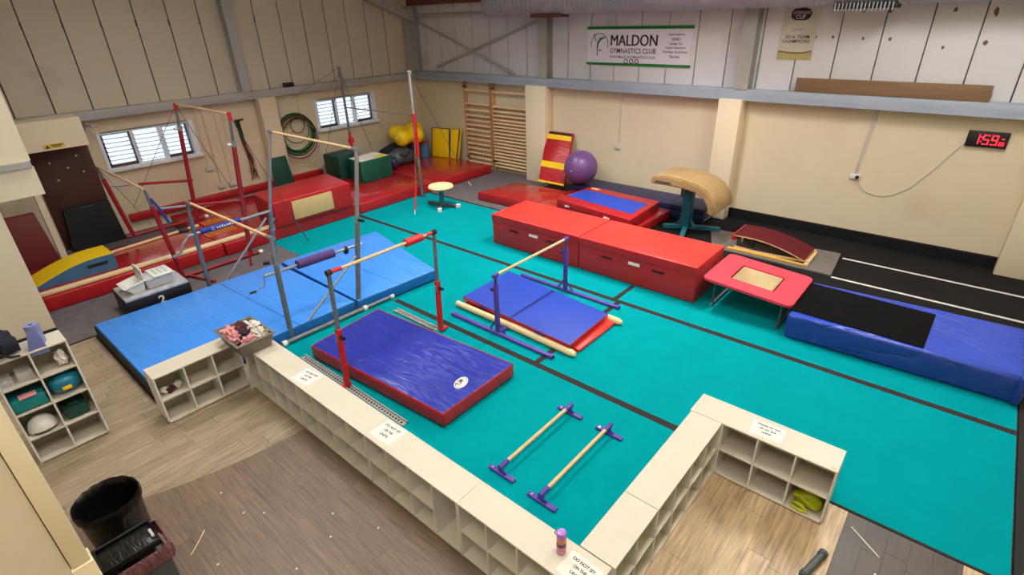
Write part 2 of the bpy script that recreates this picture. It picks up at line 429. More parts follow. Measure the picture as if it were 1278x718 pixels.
# sprung floor with teal carpet
sf = thing('sprung_floor', 'large teal carpeted sprung floor with black joining strips', 'floor', (-4, 5, 0))
def poly(name, pts, z0, z1, mat, parent, bev=0):
    bm = bmesh.new(); a = [bm.verts.new((x, y, z1)) for x, y in pts]; b = [bm.verts.new((x, y, z0)) for x, y in pts]
    bm.faces.new(a); bm.faces.new(list(reversed(b)))
    for i in range(len(pts)): bm.faces.new((a[i], b[i], b[(i+1) % len(pts)], a[(i+1) % len(pts)]))
    bmesh.ops.recalc_face_normals(bm, faces=bm.faces); return from_bm(name, bm, mat, parent, 0)
poly('carpet_roll', [(-6.58, 2.195), (-1.38, 2.195), (-1.38, 4.41), (-9.0, 4.41), (-9.0, 1.05), (-6.58, 1.05)], -.028, 0, 'teal', sf)
poly('carpet_roll', [(-10.5, 4.45), (-9.0, 4.45), (-9.0, 4.412), (1.1, 4.412), (1.1, 6.52), (-10.5, 6.52)], -.028, 0, 'teal', sf)
poly('carpet_roll', [(-10.5, 6.522), (1.1, 6.522), (1.1, 8.66), (-10.5, 8.66)], -.028, 0, 'teal', sf)
slab('joint_strip', R4(-10.5, 1.1, 6.49, 6.58), -.01, .003, 'strip', sf, 0)
slab('joint_strip', R4(-6.4, -1.4, 4.385, 4.475), -.01, .003, 'strip', sf, 0)
slab('joint_strip', R4(-3.61, -3.53, 4.476, 6.489), -.01, .003, 'strip', sf, 0)
slab('joint_strip', R4(-3.71, -3.63, 6.581, 7.14), -.01, .003, 'strip', sf, 0)
slab('joint_strip', R4(-10.5, -6.9, 8.66, 8.72), -.02, .003, 'strip', sf, 0)
slab('edge_trim', R4(-.13, 1.1, 4.385, 4.411), -.02, .006, 'strip', sf, 0)
# tumbling track
tr = thing('tumbling_track', 'long black tumbling track with two white lines beside the right wall', 'track', (-1, 10, 0))
slab('track_surface', R4(-6.8, 1.75, 9.02, 11.27), -.03, 0, 'track', tr, 0)
slab('side_surface', R4(-6.8, 1.75, 8.66, 9.018), -.03, -.001, 'track', tr, 0)
slab('white_line', R4(-1.3, 1.7, 10.28, 10.335), -.01, .003, 'white_line', tr, 0)
slab('white_line', R4(-1.27, 1.7, 9.355, 9.41), -.01, .003, 'white_line', tr, 0)

# ---- back wall
wb = S(box('wall_back', (-13.9, 2.1), (11.35, 11.6), (-.03, 2.45), 'cream_wall'))
S(box('backing_sheet', (-13.9, 2.1), (11.40, 11.6), (2.45, 4.9), 'joint', wb))
x0 = -13.68
for k in range(-0, 25):
    a = x0+.629*k+.009; b = x0+.629*(k+1)-.009
    S(box('cladding_panel', (a, b), (11.35, 11.4), (2.5, 4.75), 'panel', wb, 0.004, 1))
for (a, b) in ((-9.1, -8.47), (-4.16, -3.71), (.73, 1.4)):
    S(box('pilaster', (a, b), (11.03, 11.35), (.0, 2.42), 'pilaster', wb, .008))
S(box('steel_rail', (-13.5, 2.1), (11.12, 11.35), (2.42, 2.60), 'steel_blue', wb, .006))
S(box('rail_lip', (-13.5, 2.1), (11.10, 11.12), (2.40, 2.455), 'steel_blue', wb))
S(box('upstand', (-6.7, 1.75), (11.27, 11.35), (-.0, .19), 'track', wb))
for xa in (-8.6, -3.8):
    S(boxes('steel_column', [((xa-.13, xa+.13), (11.10, 11.12), (2.6, 4.3)), ((xa-.13, xa+.13), (11.32, 11.345), (2.6, 4.3)), ((xa-.012, xa+.012), (11.12, 11.32), (2.6, 4.3))], 'steel_grey', wb))
S(boxes('steel_column', [((-13.55, -13.3), (11.0, 11.02), (2.6, 4.3)), ((-13.55, -13.3), (11.3, 11.34), (2.6, 4.3)), ((-13.43, -13.41), (11.02, 11.3), (2.6, 4.3))], 'steel_grey', wb))
S(beam('cross_brace', (-12.6, 11.28, 2.72), (-8.5, 11.28, 3.98), .02, .07, 'steel_grey', wb))
S(beam('cross_brace', (-13.3, 11.23, 3.94), (-9.6, 11.23, 2.66), .02, .07, 'steel_grey', wb))
S(tube('eaves_tube', [(-13.35, 11.2, 4.08), (-3.8, 11.2, 4.08)], .045, 'steel_grey', wb))
S(box('eaves_beam', (-13.6, 2.1), (11.2, 11.34), (4.33, 4.5), 'duct_brown', wb))
# torn spots in the cladding
def tear(x, z, rx, rz, seed):
    bm = bmesh.new(); r = random.Random(seed); n = 9
    f = [bm.verts.new((x+rx*cos(2*pi*k/n)*(.7+.5*r.random()), 11.346, z+rz*sin(2*pi*k/n)*(.7+.5*r.random()))) for k in range(n)]
    g = [bm.verts.new((v.co.x, 11.35, v.co.z)) for v in f]
    bm.faces.new(f)
    for k in range(n): bm.faces.new((f[k], g[k], g[(k+1) % n], f[(k+1) % n]))
    bmesh.ops.recalc_face_normals(bm, faces=bm.faces); S(from_bm('torn_patch', bm, 'torn', wb, 0))
TEARS = [(1046.8, 14, 1.3, 1.5), (1088, 13, 1.4, 3), (1125, 12, 3.5, 3.5), (1201, 10, 2.5, 3), (1250, 13, 3, 5), (1019, 48, 1, 2), (1041, 46, 2, 2), (1080, 46, 2, 2), (1116.8, 45.7, 2.4, 2.6), (1188.8, 51.5, 2, 2.4), (1239.7, 45.4, 3, 3)]
TX = [(-2.52, 3.9), (-2.07, 3.9), (-1.7, 3.9), (-.85, 3.88), (-.36, 3.84), (-2.71, 3.5), (-2.45, 3.5), (-1.99, 3.48), (-1.6, 3.47), (-.87, 3.35), (-.37, 3.42)]
for i, ((px_, py_, a, b), (X, Z)) in enumerate(zip(TEARS, TX)): tear(X, Z, a*.011, b*.013, i)

# ---- left wall
wl = thing('wall_left', '', '', (-13.6, 4, 0)); del wl['label']; del wl['category']; S(wl)
def wl_box(n, y, z, mat, x=(-13.85, -13.6)): return S(box(n, x, y, z, mat, wl))
WIN = [(2.88, 4.68, 1.38, 2.10), (7.78, 9.65, 1.41, 2.15)]
wl_box('wall_panel', (-3.2, 2.88), (-.03, 2.45), 'left_wall'); wl_box('wall_panel', (4.68, 7.78), (-.03, 2.45), 'left_wall'); wl_box('wall_panel', (9.65, 11.35), (-.03, 2.45), 'left_wall')
for a, b, c, d in WIN:
    wl_box('wall_panel', (a, b), (-.03, c), 'left_wall'); wl_box('wall_panel', (a, b), (d, 2.45), 'left_wall')
wl_box('backing_sheet', (-3.2, 11.35), (2.45, 8.5), 'joint', (-13.9, -13.65))
for k in range(-8, 16):
    a = 1.75+.614*k+.011; b = min(1.75+.614*(k+1)-.011, 11.35)
    top = 4.75+.33*(11.35-b)
    S(box('cladding_panel', (-13.65, -13.6), (a, b), (2.5, top), 'gable_panel_shaded', wl, .004, 1))
S(box('steel_rail', (-13.6, -13.4), (-3.2, 11.35), (2.40, 2.57), 'steel_grey', wl, .006))
S(box('pilaster', (-13.6, -13.3), (6.18, 6.60), (0, 2.41), 'left_wall', wl, .008))
for ya in (5.98, ):
    S(boxes('steel_column', [((-13.38, -13.36), (ya-.1, ya+.1), (2.57, 6.3)), ((-13.6, -13.58), (ya-.1, ya+.1), (2.57, 6.3)), ((-13.58, -13.38), (ya-.01, ya+.01), (2.57, 6.3))], 'steel_grey', wl))
S(beam('rafter', (-13.42, 11.3, 3.98), (-13.42, 8.2, 5.15), .18, .22, 'steel_grey', wl))
S(beam('rafter', (-13.42, 8.2, 5.15), (-13.42, -3, 8.5), .18, .22, 'steel_grey', wl))
for ya in (4.95, 5.35, 7.3, 1.0): S(box('wall_batten', (-13.6, -13.575), (ya, ya+.06), (.25, 2.4), 'left_wall', wl))
S(box('skirting_pad', (-13.6, -13.48), (2.9, 7.6), (0.24, .40), 'mat_red', wl, .02))
def win(n, a, b, c, d):
    wn = S(thing('window_%d' % n, '', '', (-13.6, a, c))); del wn['label']; del wn['category']
    X0, X1 = -13.72, -13.64
    S(boxes('window_frame', [((-13.75, -13.57), (a-.03, a+.03), (c-.03, d+.03)), ((-13.75, -13.57), (b-.09, b+.02), (c-.03, d+.03)), ((-13.75, -13.6), (a, b), (d-.03, d+.02))], 'window_frame', wn))
    S(box('window_sill', (-13.75, -13.5), (a-.05, b+.05), (c-.06, c+.015), 'window_frame', wn, .006))
    wd = (b-.09-a-.03)/3
    for i in range(3):
        ya = a+.03+wd*i; yb = ya+wd
        if i: S(box('mullion', (-13.73, -13.59), (ya-.025, ya+.025), (c, d), 'window_frame', wn))
        S(boxes('louvre_frame', [((X0, X1), (ya+.02, ya+.045), (c+.03, d-.03)), ((X0, X1), (yb-.045, yb-.02), (c+.03, d-.03)), ((X0, X1), (ya+.02, yb-.02), (c+.015, c+.07 if i != 1 else c+.03)), ((X0, X1), (ya+.02, yb-.02), (d-.05 if i != 1 else d-.035, d-.03))], 'window_brown' if i != 1 else 'window_frame', wn))
        nl = 7; h = (d-.05-c-.06)/nl
        for k in range(nl):
            z = c+.06+h*k
            bm = bmesh.new(); ya2, yb2 = ya+.045, yb-.045
            hexa(bm, [(-13.70, ya2, z+.004), (-13.695, ya2, z+.004), (-13.695, yb2, z+.004), (-13.70, yb2, z+.004), (-13.68, ya2, z+h+.012), (-13.675, ya2, z+h+.012), (-13.675, yb2, z+h+.012), (-13.68, yb2, z+h+.012)])
            S(from_bm('louvre', bm, 'glass', wn, 0))
            S(box('louvre_edge', (-13.69, -13.66), (ya2, yb2), (z-.004, z+.006), 'steel_grey', wn))
            S(box('louvre_clip', (-13.70, -13.64), (ya+.012, ya+.05), (z+.01, z+.05), 'window_brown', wn))
win(1, *WIN[0]); win(2, *WIN[1])
# door panel, frame, bulkhead on the left wall
dr = S(thing('door_1', '', '', (-13.5, 2.1, 0))); del dr['label']; del dr['category']
S(box('door_leaf', (-13.6, -13.5), (1.67, 2.64), (0, 2.0), 'door_brown', dr, .006))
for (yy, zz) in ((1.95, 1.72), (2.4, 1.78), (2.2, 1.58), (1.98, 1.38), (2.42, 1.46)):
    S(lathe('bolt', [(.018, 0), (.018, .012), (.008, .016)], (-13.5, yy, zz), 'white_plastic', dr, 8, 'x'))
S(box('trim_1', (-13.6, -12.95), (-.4, 2.57), (2.03, 2.55), 'pilaster'))
sg = thing('warning_sign', 'small yellow warning sign on the boxed bulkhead over the brown door', 'sign', (-12.94, 2.0, 2.1))
box('sign_plate', (-12.95, -12.94), (1.88, 2.2), (2.06, 2.14), 'sign_yellow', sg)
text('triangle', '\u25b2', (-12.939, 1.9, 2.07), (0, 1, 0), (0, 0, 1), .07, .06, 'ink', sg)
boxes('lettering', [((-12.94, -12.938), (1.99, 2.17), (2.105, 2.122)), ((-12.94, -12.938), (2.02, 2.14), (2.078, 2.092))], 'ink', sg)
S(box('trim_2', (-12.72, -12.6), (1.42, 1.52), (-.004, 2.03), 'pilaster'))
S(box('trim_3', (-12.75, -12.65), (-.4, -.3), (-.004, 2.03), 'left_wall'))

# ---- partition and the underside box on the left, near walls, right wall
pw = S(box('wall_partition', (-9.85, -9.69), (-3.2, .69), (-.03, 1.98), 'near_cream'))
S(box('bulkhead', (-9.9, -9.66), (-3.2, 1.22), (1.98, 2.36), 'near_cream', pw))
S(box('ledge', (-9.9, -9.62), (-3.2, 1.2), (2.36, 2.44), 'steel_grey', pw))
S(box('upper_wall', (-9.9, -9.69), (-3.2, 1.22), (2.44, 7.6), 'near_cream', pw))
S(box('skirting', (-9.69, -9.675), (-3.2, .69), (0, .06), 'rubber', pw))
S(box('side_lining', (-13.6, -9.9), (-.45, -.4), (0, 2.5), 'left_wall', pw))
wn = S(box('wall_near', (-3.1, -3.0), (-3.2, -.165), (-.03, 3.25), 'near_cream'))
S(box('corner_trim', (-3.1, -2.985), (-.16, -.078), (1.485, 3.25), 'near_trim', wn, .006))
S(box('corner_trim', (-3.1, -2.975), (-.168, -.07), (-.03, 1.48), 'near_trim', wn, .006))
S(box('wall_near_right', (.385, 1.75), (1.35, 1.5), (-.03, 3.2), 'khaki'))
S(box('wall_right', (1.75, 1.9), (-3.2, 11.35), (-.03, 8.6), 'cream_wall'))
S(box('wall_front', (-13.6, 1.75), (-3.4, -3.2), (-.03, 9.4), 'cream_wall'))
# ceiling
bm = bmesh.new()
hexa(bm, [(-13.9, -3.4, 9.45), (2.1, -3.4, 9.45), (2.1, 11.6, 4.5), (-13.9, 11.6, 4.5), (-13.9, -3.4, 9.6), (2.1, -3.4, 9.6), (2.1, 11.6, 4.65), (-13.9, 11.6, 4.65)])
S(from_bm('ceiling', bm, 'ceil'))

# ---- duct
du = thing('ventilation_duct', 'long galvanised spiral duct along the top of the back wall', 'duct', (-4, 10.8, 4.0))
prof = []; x = -9.95
while x < 1.7:
    prof += [(.275, x), (.275, x+.10), (.283, x+.108), (.283, x+.118)]; x += .126
lathe('duct_pipe', prof, (0, 10.8, 4.26), 'galv', du, 28, 'x')
lathe('end_collar', [(.29, -10.0), (.29, -9.93)], (0, 10.8, 4.26), 'galv', du, 28, 'x')
box('hanger_bracket', (-8.6, -7.75), (10.65, 10.98), (3.93, 4.0), 'duct_brown', du)
gr = thing('air_grille', 'dark slatted air grille on the duct above the torn wall panels', 'grille', (-1.95, 10.8, 3.9))
box('grille_frame', (-2.38, -1.52), (10.62, 10.98), (3.93, 4.0), 'rubber', gr)
for k in range(16): box('slat', (-2.36+k*.052, -2.345+k*.052), (10.60, 10.62), (3.9, 4.02), 'galv', gr)
for i, (a, b) in enumerate(((-6.53, 'white light-switch box with conduit on the wall left of the vault pilaster'),)):
    s_ = thing('wall_socket', 'white wall socket with vertical conduit between ball and vaulting table', 'socket', (a, 11.35, 1.1))
    box('socket_box', (a-.07, a+.07), (11.31, 11.35), (1.09, 1.2), 'grey_plastic', s_, .005)
    tube('conduit', [(a+.02, 11.335, 1.2), (a+.03, 11.335, 2.42)], .012, 'grey_plastic', s_, 6)
s_ = thing('wall_socket', 'white wall socket with black plug under twin conduits beside the clock', 'socket', (-1.55, 11.35, 1.15))
box('socket_box', (-1.66, -1.5), (11.31, 11.35), (1.15, 1.24), 'white_plastic', s_, .005)
lathe('plug', [(.03, -.05), (.03, 0)], (-1.54, 11.31, 1.195), 'black', s_, 12, 'y')
tubes('conduit', [([(-1.6, 11.335, 1.24), (-1.52, 11.335, 2.42)], .01), ([(-1.57, 11.335, 1.24), (-1.47, 11.335, 2.42)], .008)], 'grey_plastic', s_)
# clock
ck = thing('digital_clock', 'black digital wall clock with glowing red numerals 1:59', 'clock', (.05, 11.35, 1.92))
box('clock_case', (-.2, .31), (11.29, 11.35), (1.92, 2.16), 'black', ck, .006)
SEG = {'1': 'bc', '5': 'afgcd', '9': 'abcdfg', '6': 'afedcg', '2': 'abged'}
def digit(ch, x, z, wd, h, t, parent):
    S_ = {'a': ((x, x+wd), (z+h-t, z+h)), 'd': ((x, x+wd), (z, z+t)), 'g': ((x, x+wd), (z+h/2-t/2, z+h/2+t/2)),
          'f': ((x, x+t), (z+h/2, z+h)), 'e': ((x, x+t), (z, z+h/2)), 'b': ((x+wd-t, x+wd), (z+h/2, z+h)), 'c': ((x+wd-t, x+wd), (z, z+h/2))}
    boxes('digit', [(S_[s][0], (11.286, 11.292), S_[s][1]) for s in SEG[ch]], 'led', parent)
digit('1', -.09, 1.965, .05, .15, .015, ck); digit('5', .0, 1.965, .08, .15, .015, ck); digit('9', .105, 1.965, .08, .15, .015, ck)
digit('2', .205, 1.965, .03, .055, .009, ck); digit('6', .242, 1.965, .03, .055, .009, ck)
boxes('colon', [((-.025, -.008), (11.286, 11.292), (2.0, 2.017)), ((-.025, -.008), (11.286, 11.292), (2.065, 2.082)), ((.23, .26), (11.286, 11.292), (2.06, 2.075))], 'led', ck)
tube('power_cable', [(-1.54, 11.27, 1.19), (-1.52, 11.3, 1.1), (-1.38, 11.33, .95), (-1.15, 11.335, .9), (-.95, 11.335, .95), (-.72, 11.335, 1.13), (-.5, 11.335, 1.45), (-.3, 11.335, 1.8), (-.19, 11.33, 1.97)], .006, 'grey_plastic', ck, 6)
# plank on the rail
tag(box('timber_board', (-2.86, -.09), (11.2, 11.235), (2.602, 2.84), 'board_brown', None, .003), 'long brown timber board standing on the steel rail of the back wall', 'board')
# banner
bn = thing('club_banner', 'white gymnastics club banner with green top and bottom edges', 'banner', (-6.2, 11.34, 2.93))
box('banner_sheet', (-7.46, -4.98), (11.335, 11.345), (2.96, 3.68), 'banner', bn)
box('top_band', (-7.48, -4.96), (11.32, 11.345), (3.66, 3.72), 'banner_green', bn)
box('bottom_band', (-7.48, -4.96), (11.32, 11.345), (2.93, 2.98), 'banner_green', bn)
X_, Z_ = (1, 0, 0), (0, 0, 1)
text('lettering', 'MALDON', (-6.86, 11.334, 3.33), X_, Z_, 1.12, .22, 'banner_black', bn, .0)
text('lettering', 'MALDON', (-6.847, 11.3335, 3.33), X_, Z_, 1.12, .22, 'banner_black', bn, .0)
text('lettering', 'GYMNASTICS CLUB', (-6.87, 11.334, 3.18), X_, Z_, 1.12, .1, 'banner_black', bn, .01)
text('lettering', 'WWW.MALDONGYMNASTICS.CO.UK', (-6.87, 11.334, 3.08), X_, Z_, 1.12, .05, 'banner_black', bn, .01)
for i, (s, wd) in enumerate((('Gymnastics', .36), ('SEND', .18), ('Under 5\'s', .28), ('Open Sessions', .44), ('Holiday Activities', .54), ('Parties', .22))):
    text('lettering', s, (-5.32-wd/2, 11.334, 3.52-i*.083), X_, Z_, wd, .055, 'banner_black', bn, .015)
for k in range(3): torus('badge', (-6.45+k*.13, 11.332, 3.02), .042, .009, X_, Z_, 'banner_black', bn, 16)
tubes('emblem', [(arcpts((-7.15, 11.332, 3.36), .22, radians(-20), radians(200), 18, X_, Z_), .006),
                 ([(-7.3, 11.332, 3.52), (-7.24, 11.332, 3.42)], .008), ([(-7.2, 11.332, 3.3), (-7.2, 11.332, 3.12)], .008)], 'banner_black', bn, 6)
tubes('emblem_figure', [([(-7.2, 11.33, 3.25), (-7.19, 11.33, 3.38), (-7.12, 11.33, 3.47), (-7.0, 11.33, 3.5)], [.01, .022, .022, .01]), ([(-7.13, 11.33, 3.22), (-7.13, 11.33, 3.25)], .028), ([(-7.28, 11.33, 3.53), (-7.28, 11.33, 3.56)], .022)], 'banner_green', bn, 8)
# poster
po = thing('champions_banner', 'narrow grey and gold 2016 team champions banner on the back wall', 'banner', (-3.0, 11.34, 3.13))
box('banner_sheet', (-3.31, -2.73), (11.335, 11.345), (3.26, 3.99), 'poster', po)
box('gold_foot', (-3.31, -2.73), (11.335, 11.345), (3.13, 3.26), 'poster_gold', po)
tube('gold_line', [(-3.3, 11.333, 3.27), (-3.15, 11.333, 3.25), (-3.0, 11.333, 3.235), (-2.85, 11.333, 3.25), (-2.74, 11.333, 3.28)], .012, 'poster_line', po, 6)
blob('badge', (-3.02, 11.335, 3.86), (.17, .004, .11), 3, 'banner_black', po, .2)
text('lettering', 'COTSWOLDS', (-3.16, 11.33, 3.87), X_, Z_, .28, .045, 'poster', po, .02)
text('lettering', 'CUP', (-3.1, 11.328, 3.79), X_, Z_, .16, .07, 'poster', po, .02)
text('lettering', 'Level 1', (-3.12, 11.334, 3.6), X_, Z_, .2, .055, 'poster_line', po, .0, shear=.3)
text('lettering', '2016 TEAM', (-3.22, 11.334, 3.48), X_, Z_, .4, .055, 'banner_black', po, .01)
text('lettering', 'CHAMPIONS', (-3.26, 11.334, 3.405), X_, Z_, .46, .055, 'banner_black', po, .01)

# ================================================================== WALL BARS
for i, (a, b) in enumerate(((-11.53, -10.5), (-10.46, -9.11))):
    g = thing('wall_bars', 'left wooden wall bars ladder with wide-spaced rungs beside yellow mat' if i == 0 else 'right wooden wall bars ladder with close rungs beside cream pilaster', 'wall bars', (a, 11.3, 0), 'wooden wall bars')
    for xx in (a, b-.05): box('upright', (xx, xx+.05), (11.22, 11.33), (.0, 2.38), 'bars_wood', g, .006)
    zs = [2.16] + ([1.80, 1.63]+[1.48-.132*k for k in range(11)] if i == 0 else [1.78, 1.66, 1.55]+[1.44-.092*k for k in range(15)])
    for z in zs: tube('rung', [(a+.05, 11.245, z), (b-.05, 11.245, z)], .03, 'rung_wood', g, 8)
    boxes('back_slat', [((a+.05, b-.05), (11.30, 11.32), (z-.055, z-.03)) for z in zs[1::2]], 'bars_wood', g)
    for zz in (2.25, .3): beam('wall_bracket', (a+.0, 11.2, zz), (a+.13, 11.2, zz+.02), .03, .03, 'rubber', g)

# ================================================================== SHELF UNITS
def unit(label, loc, rot, nc, nr, w, h, d=.29, skip=(), group='white pigeonhole shelf units'):
    g = thing('shelf_unit', label, 'shelf unit', (0, 0, 0), group)
    t = .016
    box('top_panel', (0, w), (0, d), (h-t, h), 'shelf', g, .001, 1)
    box('bottom_panel', (0, w), (.0, d), (.012, .012+t), 'shelf', g)
    for x in (0, w-t): box('side_panel', (x, x+t), (0, d), (0, h-t), 'shelf_side', g)
    box('back_panel', (t, w-t), (d-.006, d), (.012+t, h-t), 'shelf_back', g)
    cw = w/nc; ch = h/nr
    for i in range(1, nc): box('divider', (i*cw-t/2, i*cw+t/2), (0, d-.006), (.012+t, h-t), 'shelf_side', g)
    for i in range(nc):
        for j in range(1, nr):
            if (i, j) in skip: continue
            box('shelf_board', (i*cw+t/2 if i else t, (i+1)*cw-t/2 if i < nc-1 else w-t), (0, d-.006), (j*ch-t/2, j*ch+t/2), 'shelf', g)
    g.location = loc; g.rotation_euler = (0, 0, rot)
    return g
HH = .62
for i, xa in enumerate((-5.99, -4.77, -3.55, -2.33)):
    unit(['white pigeonhole unit of the long row, under the grey clothes tray', 'white pigeonhole unit of the long row, carrying the farther paper sign',
          'white pigeonhole unit of the long row with one tall undivided cell', 'white pigeonhole unit of the long row, carrying the purple bottle'][i],
         (xa, 1.90, 0), 0, 4, 2, 1.218, HH, skip=((3, 1),) if i == 2 else ())
unit('white two by four unit of the short return, nearest the bottle', (-1.09, 2.2, 0), pi/2, 2, 2, .625, HH)
unit('white long unit of the short return facing right, beyond the joint', (-1.09, 2.83, 0), pi/2, 4, 2, 1.235, HH)
unit('white unit at the far end with lime bag in its bottom cell', (-1.395, 4.07, 0), 0, 4, 2, 1.25, HH, .31)
unit('small white six-cell unit standing against the light blue mat', (-6.06, .967, 0), pi/2, 3, 2, .925, HH)
unit('tall white eight-cell unit holding boxes and bags by the cream post', (-6.46, -.13, 0), pi/2, 2, 4, .62, 1.21, .32)
# paper signs
def sign(label, cx, cy, ang, wd=.29, hg=.22, z=.6205, lines=('DO NOT SIT', 'ON THE', 'UNITS')):
    g = thing('paper_sign', label, 'sign', (cx, cy, z), 'do not sit paper signs')
    xd = Vector((cos(ang), sin(ang), 0)); yd = Vector((-sin(ang), cos(ang), 0)); c = Vector((cx, cy, z))
    q = [c-xd*wd/2-yd*hg/2, c+xd*wd/2-yd*hg/2, c+xd*wd/2+yd*hg/2, c-xd*wd/2+yd*hg/2]
    slab('sheet', [(p.x, p.y) for p in q], z, z+.0015, 'paper', g, 0)
    for i, s in enumerate(lines):
        lw = {'DO NOT SIT': .7, 'ON THE': .4, 'UNITS': .36, 'NOT SIT': .5, 'Please do not': .7, 'sit on the': .52, 'units': .3}[s]*wd
        p = c-xd*lw/2+yd*(hg*(.22-.25*i)); p.z = z+.0016
        text('lettering', s, p, xd, yd, lw, hg*.13, 'ink', g, .035, .0006)
sign('white paper sign on the long row, nearest the grey clothes tray', -4.77, 2.05, radians(8), .27, .21)
sign('white paper sign on the long row, beside the red bar post and its rail', -3.4, 2.06, radians(2), .28, .22)
sign('white paper sign beside the purple bottle', -1.27, 2.03, radians(-3), .26, .2)
sign('white paper sign on the far shelf unit above the lime bag', -.74, 4.22, radians(2), .27, .2, lines=('Please do not', 'sit on the', 'units'))
tag(box('wood_chip_patch', (-.2, -.165), (4.09, 4.12), (.62, .621), 'ply'), 'small bare brown chip on the corner of the far shelf unit', 'chip')
# bottle
bt = thing('water_bottle', 'purple and pink water bottle standing on the white units', 'bottle', (-1.45, 2.07, .62))
bx, by = -1.45, 2.07
lathe('bottle_body', [(.03, .62), (.034, .63), (.034, .70)], (bx, by, 0), 'bottle_pink', bt, 18)
lathe('label_band', [(.0345, .70), (.0345, .735)], (bx, by, 0), 'bottle_band', bt, 18)
lathe('upper_body', [(.034, .735), (.034, .775), (.031, .785)], (bx, by, 0), 'orange_tint', bt, 18)
lathe('cap', [(.035, .785), (.036, .815), (.03, .83), (.012, .834)], (bx, by, 0), 'bottle_purple', bt, 18)
tube('carry_loop', arcpts((bx-.03, by-.012, .805), .016, 0, 2*pi, 12, (1, .3, 0), (0, 0, 1)), .004, 'purple', bt, 6)
# lime bag in the far unit
lb = thing('lime_bag', 'shiny lime green bag stuffed in the bottom shelf cell', 'bag', (-.3, 4.2, .03))
blob('bag_body', (-.29, 4.22, .095), (.11, .1, .075), 5, 'lime', lb, .3, 1.6)
tube('bag_handle', [(-.4, 4.12, .07), (-.37, 4.1, .1), (-.31, 4.095, .09), (-.27, 4.09, .06), (-.33, 4.09, .04), (-.4, 4.1, .045)], .014, 'lime', lb, 8)
tube('bag_strap', [(-.4, 4.13, .15), (-.35, 4.12, .17), (-.29, 4.11, .14), (-.22, 4.12, .10)], .012, 'lime', lb, 8)
# crumpled garment in small unit
gm = thing('soft_toys', 'small red and white knitted scraps in the small unit cell', 'toys', (-6.2, 1.1, .33))
for i, (yy, zz, r, m) in enumerate(((1.06, .36, .05, 'white_cloth'), (1.13, .35, .045, 'maroon_cloth'), (1.2, .36, .05, 'white_cloth'), (1.1, .345, .04, 'maroon_cloth'))):
    blob('scrap', (-6.2+.02*(i % 2), yy, zz), (.05, r, .035), i, m, gm, .5, 3, 2)

# ---- contents of the tall unit (front at x=-6.46, cells .31 wide, .3025 high)
def cellz(j): return j*.3025+.012
t_ = thing('blue_paper_roll', 'blue paper towel roll with loose sheet on the tall white unit', 'paper roll', (-6.6, .28, 1.21))
lathe('roll', [(.02, 1.212), (.06, 1.212), (.06, 1.42), (.02, 1.42), (.018, 1.40)], (-6.62, .30, 0), 'blue_roll', t_, 24)
lathe('core_hole', [(.018, 1.39), (.018, 1.422)], (-6.62, .30, 0), 'black', t_, 16)
bm = bmesh.new(); rows = []
for k in range(9):
    t = k/8; c = Vector((-6.55+.10*t, .32-.07*t, 1.40-.24*t))
    wv = .055+.07*t
    rows.append([bm.verts.new(c+Vector((.012*sin(3*s+4*t), -.075+s*wv*1.3, -.03*s*(1-t)))) for s in (0, .33, .66, 1)])
for a, b in zip(rows, rows[1:]):
    for k in range(3): bm.faces.new((a[k], a[k+1], b[k+1], b[k]))
bmesh.ops.solidify(bm, geom=bm.faces, thickness=.003)
from_bm('loose_sheet', bm, 'blue_roll', t_)
bk = thing('dark_backpack', 'dark navy bag at the left end on the tall white unit', 'bag', (-6.6, -.02, 1.21))
blob('bag_body', (-6.6, .02, 1.335), (.15, .12, .15), 11, 'navy_cloth', bk, .5, 1.7)
tube('bag_strap', [(-6.47, -.02, 1.3), (-6.43, .06, 1.24), (-6.45, .12, 1.22)], .012, 'black_cloth', bk, 6)
def rel(j, i): return -.13+.31*i, cellz(j)+.012
t_ = thing('tissue_pack', 'white crumpled pack in the top right cell', 'pack', (-6.6, .4, .93)); blob('pack', (-6.58, .40, 1.0), (.09, .05, .085), 4, 'paper', t_, .45, 2.4)
for i, (yy) in enumerate((-.06, .08)):
    g = thing('storage_box', 'clear plastic box of craft bits in the top left cell' if i else 'clear plastic tub at the far left of the top cell', 'box', (-6.6, yy, .93), 'clear boxes in the tall unit')
    box('tub', (-6.7, -6.5), (yy-.055, yy+.07 if i else yy+.05), (.928, 1.02 if i else .99), 'clear', g, .004)
    for k in range(7): blob('contents', (-6.66+.02*k, yy-.03+.012*((k*5) % 7), .96), (.02, .02, .015), k, ['white_cloth', 'pink', 'tan_panel'][k % 3], g, .4, 2, 1)
g = thing('swim_bag', 'shiny teal blue bag with yellow buckle in the second right cell', 'bag', (-6.6, .33, .63))
blob('bag_body', (-6.585, .335, .735), (.125, .135, .11), 8, 'teal_bag', g, .22, 1.8)
box('buckle', (-6.46, -6.435), (.29, .37), (.70, .735), 'yellow', g, .008)
g = thing('teal_case', 'teal plastic case with pink handle in the second left cell', 'case', (-6.6, .02, .63))
box('case_body', (-6.72, -6.48), (-.11, .16), (.625, .76), 'teal_box', g, .012)
box('handle', (-6.55, -6.46), (-.04, .1), (.762, .785), 'pink', g, .008)
g = thing('dark_green_case', 'dark green plastic case in the third right cell', 'case', (-6.6, .33, .33))
box('case_body', (-6.74, -6.5), (.22, .42), (.322, .45), 'dark_green', g, .012)
box('lid_ridge', (-6.7, -6.56), (.27, .37), (.45, .47), 'dark_green', g, .008)
g = thing('white_helmet', 'white rounded helmet in the third left cell', 'helmet', (-6.6, .02, .33))
bm = bmesh.new(); bmesh.ops.create_uvsphere(bm, u_segments=24, v_segments=12, radius=1)
for v in bm.verts: v.co = Vector((-6.58+v.co.x*.11, .025+v.co.y*.125, .335+max(v.co.z, -.08)*.15))
